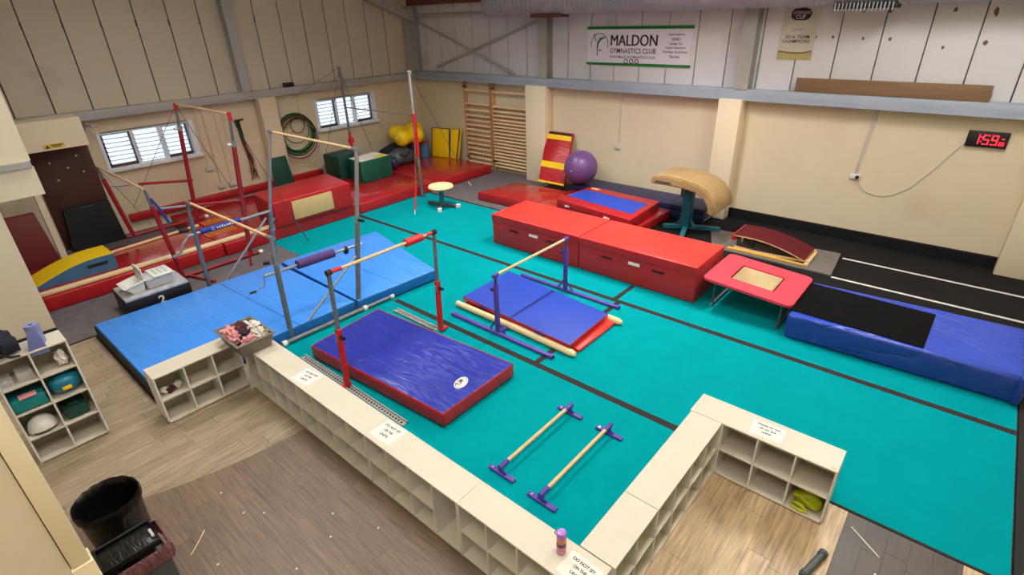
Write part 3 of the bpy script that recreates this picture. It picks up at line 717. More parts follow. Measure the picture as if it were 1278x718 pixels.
from_bm('shell', bm, 'white_plastic', g, 60); lathe('rim', [(.112, .322), (.118, .326), (.118, .338), (.112, .342)], (-6.58, .025, 0), 'dark_steel', g)

# ---- tray of clothes
g = thing('clothes_tray', 'grey plastic tray of lost clothes on the corner of the units', 'tray', (-5.93, 1.96, .62))
bm = bmesh.new()
def ring(x0, x1, y0, y1, z): return [bm.verts.new(p) for p in ((x0, y0, z), (x1, y0, z), (x1, y1, z), (x0, y1, z))]
L_ = [ring(-6.17, -5.68, 1.79, 2.12, .622), ring(-6.21, -5.64, 1.75, 2.16, .79), ring(-6.235, -5.615, 1.73, 2.18, .79), ring(-6.235, -5.615, 1.73, 2.18, .80), ring(-6.2, -5.65, 1.76, 2.15, .80), ring(-6.16, -5.69, 1.80, 2.11, .632)]
for a, b in zip(L_, L_[1:]):
    for k in range(4): bm.faces.new((a[k], a[(k+1) % 4], b[(k+1) % 4], b[k]))
bm.faces.new(list(reversed(L_[0]))); bm.faces.new(L_[-1]); bmesh.ops.recalc_face_normals(bm, faces=bm.faces)
from_bm('tray_body', bm, 'tray_grey', g)
for i, (cx, cy, rx, ry, m, lab) in enumerate(((-5.97, 1.96, .15, .1, 'maroon_cloth', 'maroon garment in the middle of the clothes tray'), (-6.06, 1.86, .08, .07, 'pink', 'pink garment at the left of the clothes tray'),
        (-5.9, 1.83, .09, .05, 'pink', 'pink garment at the front corner of the clothes tray'), (-5.84, 1.93, .12, .07, 'black_cloth', 'black garment on top in the clothes tray'),
        (-5.97, 2.08, .12, .05, 'white_cloth', 'white garment at the back of the clothes tray'), (-5.76, 2.04, .07, .06, 'white_cloth', 'cream garment at the right of the clothes tray'),
        (-5.74, 1.93, .05, .08, 'pink', 'pale pink garment along the right edge of the clothes tray'))):
    tag(blob('garment', (cx, cy, .765+.012*(i % 3)), (rx*1.15, ry*1.2, .065), 20+i, m, None, .8, 2.6, 4), lab, 'clothing', 'clothes in the grey tray')

# ================================================================== MATS
def mat_thing(name, label, q, z0, z1, side, top, bev=.025, cat='mat', group=None):
    cx = sum(p[0] for p in q)/4; cy = sum(p[1] for p in q)/4
    g = thing(name, label, cat, (cx, cy, z0 if not isinstance(z0, (list, tuple)) else z0[0]), group)
    slab('mat_cover', q, z0, z1, [side, top], g, bev, 3)
    return g
def seam(g, a, b, z, mat='rubber', r=.004): tube('seam', [(a[0], a[1], z), (b[0], b[1], z)], r, mat, g, 5)
# light blue landing mats
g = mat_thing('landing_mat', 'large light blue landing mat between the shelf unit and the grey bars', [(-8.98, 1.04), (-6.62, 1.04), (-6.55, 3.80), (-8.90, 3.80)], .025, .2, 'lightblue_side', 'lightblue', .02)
slab('black_base', [(-9.0, 1.0), (-6.6, 1.0), (-6.54, 3.8), (-8.92, 3.8)], .001, .024, 'rubber', g, 0)
slab('black_end', [(-8.98, 1.025), (-6.66, 1.025), (-6.66, 1.04), (-8.98, 1.04)], .024, .17, 'rubber', g, 0)
seam(g, (-8.88, 2.78), (-6.57, 2.9), .2, 'lightblue_side', .006)
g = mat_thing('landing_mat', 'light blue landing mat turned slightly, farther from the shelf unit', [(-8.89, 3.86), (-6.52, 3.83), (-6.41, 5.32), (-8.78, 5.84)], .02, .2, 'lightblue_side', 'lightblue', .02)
slab('black_base', [(-8.87, 3.88), (-6.54, 3.85), (-6.43, 5.3), (-8.76, 5.8)], .001, .02, 'rubber', g, 0)
seam(g, (-8.86, 4.5), (-6.47, 4.6), .2, 'lightblue_side', .004)
# blue and red crash mat
g = mat_thing('crash_mat', 'blue topped red edged crash mat with white oval logo under the red bar', [(-5.96, 2.70), (-3.58, 2.86), (-3.59, 4.05), (-6.08, 3.87)], .02, .2, 'mat_red', 'mat_blue', .02)
slab('black_base', [(-5.94, 2.72), (-3.6, 2.88), (-3.61, 4.03), (-6.06, 3.85)], .001, .02, 'rubber', g, 0)
tube('piping', [(-5.95, 2.712, .197), (-3.59, 2.872, .197), (-3.6, 4.04, .197), (-6.07, 3.86, .197), (-5.95, 2.712, .197)], .008, 'mat_red', g, 6)
bm = bmesh.new(); C_ = Vector((-3.83, 3.38, .2012)); u = Vector((.07, .02, 0)); v_ = Vector((-.035, .11, 0))
o_ = []
for (s, z, m) in ((1, 0, 'paper'), (.86, .0006, 'ink'), (.8, .001, 'paper')):
    b2 = bmesh.new(); b2.faces.new([b2.verts.new(C_+Vector((0, 0, z))+(u*cos(2*pi*k/28)+v_*sin(2*pi*k/28))*s) for k in range(28)]); from_bm('logo_oval', b2, m, g, 0)
bm.free()
text('logo_lettering', 'TUM', C_+Vector((.035, -.06, .0018))+Vector((0, 0, 0)), (-.3, .95, 0), (-.95, -.3, 0), .12, .06, 'ink', g, .03)
# small mat pair
g = thing('foam_floor_mat', 'thin red mat with cream rolled edges under the small blue mat', 'mat', (-4.4, 5.4, 0))
slab('mat_pad', [(-5.4, 4.99), (-3.26, 4.98), (-3.26, 5.88), (-5.4, 5.95)], .004, .055, 'bright_red', g, .012)
tube('edge_roll', [(-5.47, 4.9, .05), (-4.3, 4.895, .05), (-3.3, 4.86, .05), (-3.24, 4.86, .05)], [.045, .05, .05, .03], 'cream_suede', g, 12)
tube('edge_roll', [(-5.47, 5.98, .05), (-4.3, 5.96, .05), (-3.24, 5.93, .05), (-3.18, 5.93, .05)], [.045, .05, .05, .03], 'cream_suede', g, 12)
g = mat_thing('folding_mat', 'small blue topped red edged folding mat under the purple bar', [(-5.42, 4.97), (-3.33, 4.86), (-3.37, 5.87), (-5.45, 6.1)], .1, .16, 'mat_red', 'flat_blue', .012)
seam(g, (-4.40, 4.94), (-4.43, 5.96), .1605, 'navy', .007)
for a in (-5.05, -3.95): beam('handle', (a, 4.94-.0526*(a+5.42)+.018, .13), (a+.2, 4.94-.0526*(a+5.62)+.018, .13), .006, .03, 'blue_pad', g)
# big red blocks
for i, (a, b) in enumerate(((-6.79, -4.775), (-4.765, -2.66))):
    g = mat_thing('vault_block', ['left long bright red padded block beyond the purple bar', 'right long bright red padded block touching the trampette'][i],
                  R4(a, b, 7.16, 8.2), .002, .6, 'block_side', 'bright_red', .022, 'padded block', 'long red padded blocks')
    # lid flap, handles and label on the front
    slab('lid_flap', [(a+.004, 7.146), (b-.004, 7.146), (b-.004, 7.165), (a+.004, 7.165)], .46, .585, 'block_side', g, .005)
    tube('piping', [(a+.02, 7.15, .592), (b-.02, 7.15, .592)], .007, 'bright_red', g, 6)
    w_ = b-a
    for f in (.22, .66): beam('handle', (a+w_*f, 7.15, .36), (a+w_*f+.2, 7.15, .36), .016, .028, 'rubber', g)
    box('label', (a+w_*.46, a+w_*.46+.2), (7.146, 7.158), (.35, .40), 'paper', g)
# red mats behind
g = mat_thing('crash_mat', 'glossy red mat on grey carpet left of the big red blocks', [(-8.95, 8.97), (-7.25, 9.03), (-7.2, 10.25), (-8.72, 10.2)], .003, .2, 'gloss_red', 'gloss_red', .02)
g = mat_thing('crash_mat', 'red mat under the blue striped mat behind the red blocks', [(-7.24, 9.0), (-4.68, 8.95), (-4.64, 10.4), (-7.18, 10.42)], .003, .2, 'mat_red', 'gloss_red', .02)
g = mat_thing('panel_mat', 'red mat with wide blue centre stripe on top of red mat', [(-6.66, 9.08), (-4.71, 8.82), (-4.78, 10.18), (-6.55, 10.28)], .204, .43, 'mat_red', 'mat_red', .02)
slab('blue_centre', [(-6.58, 9.38), (-4.85, 9.12), (-4.9, 9.86), (-6.5, 9.98)], .428, .434, 'flat_blue', g, 0)
box('label', (-6.4, -6.36+.14), (9.03, 9.05), (.30, .34), 'paper', g); box('label', (-5.35, -5.17), (8.886, 8.9), (.30, .34), 'paper', g)
box('tan_patch', (-6.45, -6.25), (10.1, 10.2), (.428, .434), 'tan_panel', g)
seam(g, (-6.65, 9.07), (-4.7, 8.81), .31, 'rubber', .004)
for i, (z0, z1) in enumerate(((.003, .16), (.162, .3))):
    g = mat_thing('navy_mat', ['lower navy mat of the pair along the back wall', 'upper navy mat of the pair along the back wall'][i], R4(-7.3, -3.95, 10.52, 11.24), z0, z1, 'navy', 'navy', .015, group='navy mats along the back wall')
    for f in (.5, 2.0): beam('edge_stripe', (-3.948, 10.6, z0+.05), (-3.948, 11.1, z0+.05), .004, .012, 'grey_plastic', g); break
# left long red mats along the wall
for i, (a, b, x1) in enumerate(((.7, 3.55, -10.5), (3.57, 6.6, -10.47), (6.62, 8.9, -10.42), (8.92, 11.0, -10.38))):
    g = mat_thing('long_red_mat', ['long red mat under the yellow ramp', 'long red mat under the big red block and orange strips', 'long red mat under the green cubes', 'long red mat in the corner under the yellow mat'][i],
                  R4(-13.25 if i else -12.1, x1, a, b), .0, .24, 'mat_red', 'gloss_red', .02, group='long red mats along the left wall')
g = thing('low_beam', 'cream low balance beam along the front edge of the red mats', 'balance beam', (-10.6, 2.7, .24))
box('beam_body', (-10.68, -10.56), (.72, 5.0), (.242, .30), 'cream_suede', g, .018)
for yy in (1.2, 4.4): box('foot', (-10.70, -10.54), (yy, yy+.06), (.2405, .246), 'rubber', g)
g = thing('low_beam', 'thin cream low beam lying farther back on the red mats', 'balance beam', (-11.9, 3, .24))
slab('beam_body', [(-11.84, 1.95), (-11.76, 1.95), (-11.97, 3.7), (-12.05, 3.7)], .242, .275, 'cream_suede', g, .008)
# big red box with tan panel
g = mat_thing('padded_box', 'big red padded box with tan side panel on the red mats', [(-11.0, 4.56), (-9.93, 4.44), (-9.93, 6.28), (-11.2, 6.5)], .0, .84, 'gloss_red', 'gloss_red', .03, 'padded box')
for o in list(g.children): bpy.data.objects.remove(o)
bm = bmesh.new()
q = [(-11.35, 4.66), (-10.38, 4.56), (-10.38, 6.36), (-11.5, 6.5)]
g = bpy.data.objects[g.name]; g.location = (-10.9, 5.5, .24)
slab('box_cover', [(-11.48, 4.74), (-10.43, 4.62), (-10.4, 6.44), (-11.6, 6.6)], .242, .79, 'mat_red', g, .03, 3)
slab('tan_panel', [(-10.418, 5.02), (-10.395, 5.02), (-10.385, 5.95), (-10.408, 5.95)], .33, .72, 'tan_panel', g, .004)
seam(g, (-10.41, 4.66), (-10.39, 6.4), .27, 'rubber', .005)
# ramp
g = thing('curved_ramp', 'yellow topped blue sided curved foam ramp on the red mats', 'ramp', (-11.2, 1.3, .24))
pr_ = [(.72, .242)]+[(.72+1.2*k/10, .242+.27*math.sin(pi/2*min(1, .1+k/9.0))**1.1) for k in range(0, 11)]+[(1.92, .242)]
prism('ramp_body', pr_, -11.55, -10.93, 'x', ['ramp_blue', 'yellow'], g, 0, True)
box('hand_slot', (-10.93, -10.922), (1.5, 1.8), (.37, .42), 'rubber', g)
# black mat leaning on door, red thing
g = thing('black_mat', 'black folded mat leaning on the brown door', 'mat', (-13.3, 2.2, .24))
bm = bmesh.new(); hexa(bm, [(-13.36, 1.72, .0), (-13.24, 1.72, .0), (-13.24, 2.66, .0), (-13.36, 2.66, .0), (-13.47, 1.84, .84), (-13.38, 1.84, .84), (-13.38, 2.62, .84), (-13.47, 2.62, .84)], .01)
from_bm('mat_cover', bm, 'rubber', g)
beam('handle', (-13.375, 2.1, .8), (-13.375, 2.35, .8), .01, .02, 'dark_steel', g)
g = thing('dark_red_mat', 'dark red mat leaning in the alcove left of the brown door', 'mat', (-12.3, 1.1, 0))
bm = bmesh.new(); hexa(bm, [(-12.35, .55, .0), (-12.2, .55, .0), (-12.2, 1.38, .0), (-12.35, 1.38, .0), (-12.5, .62, 1.12), (-12.4, .62, 1.12), (-12.4, 1.3, 1.12), (-12.5, 1.3, 1.12)], .01)
from_bm('mat_cover', bm, 'alcove_red_shaded', g)
# orange slatted strips
for i, (xx, ys) in enumerate(((-12.0, 3.78), (-11.23, 3.54))):
    g = thing('slatted_mat', 'row of orange slats on red mat, nearer the wall' if i == 0 else 'row of orange slats on red mat, beside the cream beam', 'slatted strip', (xx, 3.9, .24), 'orange slat rows')
    box('backing', (xx-.03, xx+.02), (ys, ys+.6), (.241, .247), 'mat_red', g)
    for k in range(11): box('slat', (xx-.14, xx+.14), (ys+.055*k, ys+.024+.055*k), (.248, .26), 'orange', g)
# green cubes
g = thing('green_cube', 'green padded cube with white and yellow top in front', 'padded cube', (-12.05, 8.2, .24))
slab('cube_cover', [(-12.42, 7.74), (-11.76, 7.68), (-11.8, 8.66), (-12.5, 8.66)], .242, .79, 'green', g, .02)
slab('white_sheet', [(-12.4, 7.77), (-11.8, 7.72), (-11.84, 8.62), (-12.47, 8.62)], .789, .795, 'paper', g, 0)
slab('yellow_sheet', [(-12.1, 8.62), (-11.98, 8.2), (-11.84, 8.2), (-11.84, 8.62)], .795, .799, 'yellow', g, 0)
g = thing('green_cube', 'dark green padded block behind the white topped green cube', 'padded cube', (-13, 7.9, .24))
slab('cube_cover', [(-13.2, 7.5), (-12.55, 7.55), (-12.6, 8.25), (-13.22, 8.25)], .242, .86, 'dark_green', g, .03)
g = thing('green_slatted_board', 'green ribbed plastic board leaning on the left wall by the hoops', 'board', (-13.3, 6.8, .2))
bm = bmesh.new(); hexa(bm, [(-13.24, 6.62, .24), (-13.2, 6.62, .24), (-13.2, 7.14, .24), (-13.24, 7.14, .24), (-13.31, 6.66, 1.0), (-13.27, 6.66, 1.0), (-13.27, 7.08, 1.0), (-13.31, 7.08, 1.0)], .005)
from_bm('board', bm, 'dark_green', g)
for k in range(7):
    y_ = 6.65+k*.07; beam('rib', (-13.195, y_, .26), (-13.265, y_+.02*(1-k/3.5), .98), .022, .014, 'green', g, up=(1, 0, .1))
# move the green board onto the wall left of the pilaster
g.location.y -= .55

# hoops
hc = Vector((-13.5, 7.08, 1.42))
g = None
for i, (dy, dz, R, m, r_) in enumerate(((0, 0, .40, 'hoop_green', .016), (.0, .01, .375, 'hoop_dark', .015), (-.02, .02, .35, 'hoop_green', .016), (.03, -.03, .33, 'hoop_dark', .014), (0, .1, .28, 'hoop_green', .012),
                                    (.01, -.07, .42, 'hoop_red', .013), (.02, -.17, .42, 'hoop_clear', .008), (.04, -.28, .38, 'hoop_clear', .006), (.02, .17, .15, 'hoop_dark', .01), (-.03, -.01, .41, 'hoop_dark', .012))):
    lab = ['outer bright green hula hoop', 'dark green hula hoop just inside the outer one', 'green hula hoop of the second ring', 'thin dark green hula hoop', 'smaller green hula hoop',
           'dark red hula hoop hanging lowest of the solid ones', 'thin pale hoop hanging lower', 'thinnest pale cord ring hanging lowest', 'smallest dark ring inside the hoops', 'dark green hula hoop at the left edge'][i]
    o = torus('hula_hoop', hc+Vector((.012*i-.05, dy*1.3, dz*1.3)), R*1.27, r_*1.15, (0, 1, 0), (0, 0, 1), m)
    tag(o, lab+' on the left wall', 'hoop', 'hula hoops hanging on the left wall')
tag(tube('hoop_peg', [(-13.6, 7.08, 1.86), (-13.4, 7.08, 1.86)], .012, 'dark_steel'), 'short steel peg holding the hula hoops', 'peg')
# ropes
g = thing('skipping_ropes', 'bundle of dark and red skipping ropes hanging on the left wall', 'ropes', (-13.5, 5.75, .6))
tubes('rope', [([(-13.56, 5.62+.02*k, 1.98), (-13.55, 5.66+.015*k, 1.5), (-13.54, 5.72+.02*((k*3) % 5), 1.0), (-13.53, 5.68+.045*((k*2) % 5), .62-.05*(k % 3))], .008) for k in range(6)], 'hoop_dark', g, 5)
tubes('red_rope', [([(-13.54, 5.66+.02*k, 1.5), (-13.53, 5.76+.02*((k*3) % 5), 1.0), (-13.52, 5.66+.05*k, .55)], .007) for k in range(4)], 'hoop_red', g, 5)
tube('rope_handle', [(-13.56, 5.6, 1.95), (-13.5, 5.8, 1.98)], .02, 'black', g)
# sockets on left wall, speaker, bracket
for i, (yy, zz, lab) in enumerate(((4.70, .95, 'upper'), (4.85, .50, 'lower left'), (5.12, .50, 'lower right'))):
    t_ = thing('wall_socket', lab+' socket box on the left wall between window and ropes', 'socket', (-13.6, yy, zz))
    box('socket_box', (-13.6, -13.54), (yy, yy+.17), (zz, zz+.09), 'grey_plastic', t_, .006)
    tube('conduit', [(-13.585, yy+.08, zz+.09), (-13.585, yy+.08, 2.4)], .012, 'left_wall', t_, 6)
g = thing('wall_speaker', 'small black speaker on the steel rail above the hoops', 'speaker', (-13.45, 7.1, 2.57)); box('cabinet', (-13.55, -13.42), (6.98, 7.22), (2.572, 2.67), 'black', g, .006); box('grille_cloth', (-13.42, -13.415), (7.0, 7.2), (2.585, 2.66), 'rubber', g)
g = thing('wall_bracket', 'grey steel bracket under the rail left of the first window', 'bracket', (-13.5, 2.7, 2.2)); box('plate', (-13.6, -13.56), (2.62, 2.72), (2.2, 2.36), 'steel_grey', g); beam('arm', (-13.56, 2.66, 2.32), (-13.3, 2.8, 2.3), .03, .05, 'steel_grey', g); box('clamp', (-13.34, -13.27), (2.76, 2.86), (2.26, 2.34), 'steel_grey', g)

# yellow mat, balls, bags
for i, (a, b) in enumerate(((-12.62, -11.97), (-11.965, -11.66))):
    g = thing('yellow_mat', ['front yellow panel mat with black edges standing in the corner', 'rear narrow yellow panel mat with black edge by the wall bars'][i], 'mat', (a, 11.0, .24), 'yellow mats in the corner')
    bm = bmesh.new(); y0_ = 10.78 if i == 0 else 10.905; dy = .12
    hexa(bm, [(a, y0_+dy*0, .242), (b, y0_+.12*(1-i), .242), (b, y0_+.12*(1-i)+dy, .242), (a, y0_+dy, .242), (a, y0_+.12, 1.06), (b, y0_+.2, 1.08), (b, y0_+.3, 1.08), (a, y0_+.22, 1.06)], .008)
    from_bm('mat_cover', bm, 'yellow', g)
    tube('edge_binding', [(a, y0_, .25), (a, y0_+.12, 1.06), (b, y0_+.2, 1.08), (b, y0_+.12*(1-i), .25)], .018, 'navy', g, 6)
g = thing('blue_foam_roll', 'light blue foam cylinder beside the yellow mat', 'foam roll', (-12.75, 10.75, .24)); lathe('roll', [(.01, .242), (.14, .242), (.14, .68), (.01, .68)], (-12.72, 10.6, 0), 'ramp_blue', g, 20); lathe('end_ring', [(.142, .66), (.142, .69)], (-12.72, 10.6, 0), 'mat_red', g, 20)
g = thing('yellow_block', 'narrow yellow and black foam block left of the blue foam roll', 'foam block', (-12.95, 10.35, .24)); box('block', (-12.95, -12.8), (10.28, 10.38), (.242, .66), 'yellow', g, .01); box('dark_face', (-12.97, -12.78), (10.14, 10.27), (.242, .7), 'navy', g, .01)
def peanut(cx, y0, y1, z, r, label):
    g = thing('peanut_ball', label, 'ball', (cx, (y0+y1)/2, z-r), 'yellow peanut balls')
    n = 20; prof = []
    for k in range(n+1):
        t = k/n; yy = y0+(y1-y0)*t; s = math.sqrt(max(0, 1-(2*t-1)**6)); rr = r*(1-.3*math.cos(2*pi*(t-.5))**2*(1 if abs(t-.5) < .25 else 0))*s
        prof.append((max(.004, rr), yy))
    lathe('ball_skin', prof, (cx, 0, z), 'yellow', g, 28, 'y'); lathe('valve', [(.02, y0-.01), (.02, y0+.03)], (cx, 0, z), 'white_plastic', g, 8, 'y')
peanut(-12.6, 9.5, 10.45, .97, .24, 'front yellow peanut ball stacked on dark bags in the corner')
peanut(-13.2, 9.75, 10.95, .98, .24, 'rear yellow peanut ball behind the front one')
g = thing('equipment_bag', 'grey and black equipment bag under the yellow balls', 'bag', (-12.6, 9.6, .24)); blob('bag_body', (-12.58, 9.62, .45), (.25, .48, .25), 31, 'dark_steel', g, .25, 1.5); tube('bag_strap', [(-12.4, 9.4, .6), (-12.32, 9.55, .5), (-12.34, 9.75, .62)], .02, 'black', g, 6)
g = thing('equipment_bag', 'black bag squeezed behind the grey bag, under the rear ball', 'bag', (-13.1, 9.8, .24)); blob('bag_body', (-13.12, 9.85, .48), (.3, .6, .26), 37, 'black_cloth', g, .2, 1.5)
g = thing('equipment_bag', 'navy bag beside the green cube', 'bag', (-12.5, 9.1, .24)); blob('bag_body', (-12.35, 9.08, .42), (.2, .14, .2), 33, 'navy', g, .2, 1.5)

# wedge leaning + purple ball
g = thing('incline_mat', 'red incline mat with yellow bands and black top leaning on the wall', 'mat', (-8, 10.8, .2))
def lean(name, t0, t1, mat, off=0.):
    # plane from base (y=10.5,z=.2) to top (y=11.2,z=1.33)
    A = Vector((-8.32, 10.55, .205)); B = Vector((-7.52, 10.55, .205)); C2 = Vector((-8.55, 11.22, 1.32)); D = Vector((-7.76, 11.22, 1.32))
    n = Vector((0, -.86, .5))*off
    P = [A.lerp(C2, t0)+n, B.lerp(D, t0)+n, B.lerp(D, t1)+n, A.lerp(C2, t1)+n]
    bk_ = [p+Vector((0, .1, .0)) if off == 0 else p-Vector((0, -.86, .5))*off*.9 for p in P]
    bm = bmesh.new(); hexa(bm, [bk_[0], bk_[1], bk_[2], bk_[3], P[0], P[1], P[2], P[3]], .004 if off else .01, 1)
    bmesh.ops.recalc_face_normals(bm, faces=bm.faces); from_bm(name, bm, mat, g)
lean('mat_cover', 0, 1, 'mat_red'); lean('yellow_band', .0, .035, 'yellow', .006); lean('yellow_band', .30, .42, 'yellow', .006); lean('yellow_band', .86, .955, 'yellow', .006); lean('black_band', .96, 1.0, 'black', .007)
g = thing('exercise_ball', 'purple exercise ball between the incline mat and the back wall', 'ball', (-7.15, 10.62, .3))
bm = bmesh.new(); bmesh.ops.create_uvsphere(bm, u_segments=40, v_segments=24, radius=.40); bmesh.ops.translate(bm, verts=bm.verts, vec=(-7.12, 10.68, .70)); from_bm('ball_skin', bm, 'ball_purple', g, 60)
lathe('valve', [(.015, -.41), (.015, -.39)], (-7.12, 10.68, .70), 'white_plastic', g, 8, 'y')

# ================================================================== APPARATUS
GP, RM = 'greypost', 'red_metal'
# purple low bar
g = thing('low_bar', 'small purple framed training bar over the small blue mat', 'gymnastics bar', (-4.45, 5.5, 0))
for i, (yy, xa, xb) in enumerate(((4.66, -5.33, -3.45), (6.32, -5.36, -3.45))):
    xx = -4.43
    box('base_rail', (xa, xb), (yy-.03, yy+.03), (.003, .045), 'purple', g, .006)
    for xe in (xa, xb-.06): box('end_cap', (xe, xe+.06), (yy-.033, yy+.033), (.003, .05), 'purple', g)
    sy = 1 if i == 0 else -1; yp = yy+.02*sy
    box('upright', (xx-.028, xx+.028), (yp-.028, yp+.028), (.045, .78), 'purple', g, .006)
    tube('inner_post', [(xx, yp, .78), (xx, yp, .9)], .02, 'dark_steel', g)
    for s in (-1, 1): beam('gusset', (xx+s*.14, yp, .05), (xx+s*.03, yp, .2), .012, .03, 'purple', g)
    if i == 0: beam('cross_foot', (xx, yy+.02, .025), (xx+.02, yy+.2, .025), .05, .035, 'purple', g)
    tube('clamp_knob', [(xx-.03, yp-.0, .68), (xx-.09, yp, .68)], .024, 'black', g)
    box('bar_head', (xx-.025, xx+.025), (yp-.05*1, yp+.05), (.885, .935), 'purple', g, .01)
tube('wooden_rail', [(-4.43, 4.74, .915), (-4.43, 6.24, .915)], .02, 'wood_rail', g, 12)
# parallettes
for i, (xx, ya, yb) in enumerate(((-2.66, 2.77, 3.92), (-2.15, 2.75, 3.91))):
    g = thing('floor_bar', ['left wooden floor parallette with purple feet', 'right wooden floor parallette with purple feet'][i]+' on the teal floor', 'parallette', (xx, 3.3, 0), 'purple footed floor bars')
    for yy in (ya, yb):
        box('foot', (xx-.16, xx+.16), (yy-.027, yy+.027), (.003, .03), 'purple', g, .006)
        box('foot_pad', (xx-.155, xx+.155), (yy-.024, yy+.024), (.001, .004), 'rubber', g)
        tube('foot_bolt', [(xx-.12, yy, .03), (xx-.12, yy, .034)], .014, 'chrome', g, 10)
        beam('post', (xx, yy, .03), (xx, yy, .10), .04, .03, 'purple', g, up=(0, 1, 0))
        for s in (-1, 1): beam('gusset', (xx+s*.05, yy, .03), (xx+s*.01, yy, .07), .012, .018, 'purple', g)
        s = 1 if yy == ya else -1
        tube('rail_socket', [(xx, yy-.03*s, .115), (xx, yy+.09*s, .115)], .026, 'purple', g, 12)
    tube('wooden_rail', [(xx, ya+.06, .115), (xx, yb-.06, .115)], .02, 'wood_rail', g, 12)
# red / grey single bar
g = thing('single_bar', 'red and grey upright training bar over the blue crash mat', 'gymnastics bar', (-5.1, 3.5, 0))
for i, (xx, yy, xt, yt, zt) in enumerate(((-5.06, 2.63, -5.06, 2.68, 1.53), (-5.1, 4.21, -5.11, 4.27, 1.50))):
    a = Vector((xx, yy, .05)); b = Vector((xt, yt, zt)); m = a.lerp(b, .52)
    beam('lower_post', a, m, .06, .06, RM, g, up=(0, 1, 0)); tube('upper_post', [m, b], .026, GP, g, 12)
    beam('cross_foot', (xx, yy-(.13 if i == 0 else .02), .035), (xx, yy+(.05 if i == 0 else .13), .035), .05, .03, RM, g)
    tube('clamp_knob', [m+Vector((.03, -.0, -.1)), m+Vector((.10, 0, -.1))], .02, 'black', g)
    tube('lock_lever', [m+Vector((0, -.035, -.06)), m+Vector((0, -.045, -.16))], .014, 'chrome', g, 8)
    xa, xb = ((-6.1, -3.97) if i == 0 else (-6.13, -5.2))
    boxes('base_rail', [((xa, xb), (yy-.045, yy-.03), (.003, .03)), ((xa, xb), (yy+.03, yy+.045), (.003, .03)), ((xa, xb), (yy-.045, yy+.045), (.003, .008))], 'steel_grey', g)
    n_ = int((xb-xa)/.05)
    boxes('rail_holes', [((xa+.05*k+.012, xa+.05*k+.034), (yy-.012, yy+.012), (.008, .011)) for k in range(1, n_)], 'rubber', g)
    tube('end_clamp', [b+Vector((0, -.03, .0)), b+Vector((0, .03, .0))], .034, 'rubber', g)
tube('wooden_rail', [(-5.06, 2.78, 1.53), (-5.11, 4.2, 1.50)], .019, 'wood_rail', g, 12)
tube('rail_end', [(-5.06, 2.7, 1.53), (-5.06, 2.84, 1.53)], .024, RM, g, 12); tube('rail_end', [(-5.11, 4.1, 1.50), (-5.11, 4.26, 1.50)], .022, RM, g, 12)
tube('foam_pad', [(-5.1, 3.79, 1.505), (-5.11, 4.06, 1.50)], .052, RM, g, 16)
# grey uneven bars
g = thing('uneven_bars', 'grey uneven bars with purple and blue pads round the light blue mats', 'uneven bars', (-7.8, 3.5, 0))
XR, XL = -6.40, -9.06
def frame(XR, low, high, zt, mat, post_r, g, pad, padr, brace, tube_y, zb=.04, cross=None, h0=(3.85, 2.76)):
    pass
XR = -6.5
tube('low_post', [(-6.6, 2.76, .04), (-6.62, 2.8, 1.15)], .036, GP, g, 12); tube('low_post_inner', [(-6.62, 2.8, 1.15), (-6.62, 2.82, 1.52)], .024, 'chrome', g, 12)
tube('high_post', [(-6.57, 3.85, .04), (-6.61, 4.1, 1.35)], .038, GP, g, 12); tube('high_post_inner', [(-6.61, 4.1, 1.35), (-6.62, 4.29, 2.38)], .03, 'chrome', g, 12)
tube('base_tube', [(-6.55, 2.6, .04), (-6.5, 4.42, .04)], .036, GP, g, 12)
for yy in (2.62, 3.92, 4.42): tube('white_clamp', [(-6.545+.03*(yy-2.6), yy-.03, .042), (-6.545+.03*(yy-2.6), yy+.03, .042)], .045, 'white_plastic', g, 12)
tube('brace', [(-6.6, 2.85, .06), (-6.6, 4.02, .9)], .018, 'chrome', g)
tube('cross_tube', [(-6.64, 2.62, 1.05), (-6.62, 4.12, 1.02)], .022, 'chrome', g)
tube('purple_pad', [(-6.62, 3.08, 1.05), (-6.62, 3.64, 1.035)], .062, 'purple_pad', g, 18)
tube('crank_arm', [(-6.64, 2.62, 1.05), (-6.66, 2.6, .9), (-6.7, 2.5, .86)], .009, 'chrome', g, 6); tube('crank_grip', [(-6.7, 2.5, .86), (-6.73, 2.42, .85)], .018, 'black', g, 8)
tube('lock_knob', [(-6.62, 2.73, 1.22), (-6.66, 2.66, 1.22)], .035, 'black', g, 10); blob('strap_clip', (-6.62, 3.85, 1.0), (.03, .04, .07), 2, 'black', g, .4, 2, 2)
tube('clamp_knob', [(-6.58, 4.12, 1.4), (-6.5, 4.14, 1.4)], .025, 'black', g, 8)
# far frame
tube('low_post', [(-9.08, 2.68, .02), (-9.03, 2.70, 1.35)], .034, GP, g, 12); tube('low_post_inner', [(-9.03, 2.70, 1.35), (-9.02, 2.73, 1.57)], .026, GP, g, 12)
tube('high_post', [(-9.05, 3.8, .02), (-9.03, 3.95, 1.1)], .042, GP, g, 12); tube('high_post_inner', [(-9.03, 3.95, 1.1), (-9.0, 4.24, 2.39)], .028, 'chrome', g, 12)
for k in range(5): tube('post_collar', [(-9.04, 3.81+.035*k, .25+.17*k), (-9.04, 3.82+.035*k, .29+.17*k)], .05, 'chrome', g, 12)
tube('base_tube', [(-9.06, 2.6, .03), (-9.06, 4.1, .03)], .03, GP, g, 10)
tube('cross_tube', [(-9.04, 2.58, 1.06), (-9.03, 3.95, 1.1)], .024, 'chrome', g)
tube('brace', [(-9.05, 2.9, .1), (-9.03, 3.85, 1.0)], .02, 'chrome', g)
tube('blue_pad', [(-9.04, 2.78, 1.07), (-9.04, 3.42, 1.09)], .048, 'blue_pad', g, 18)
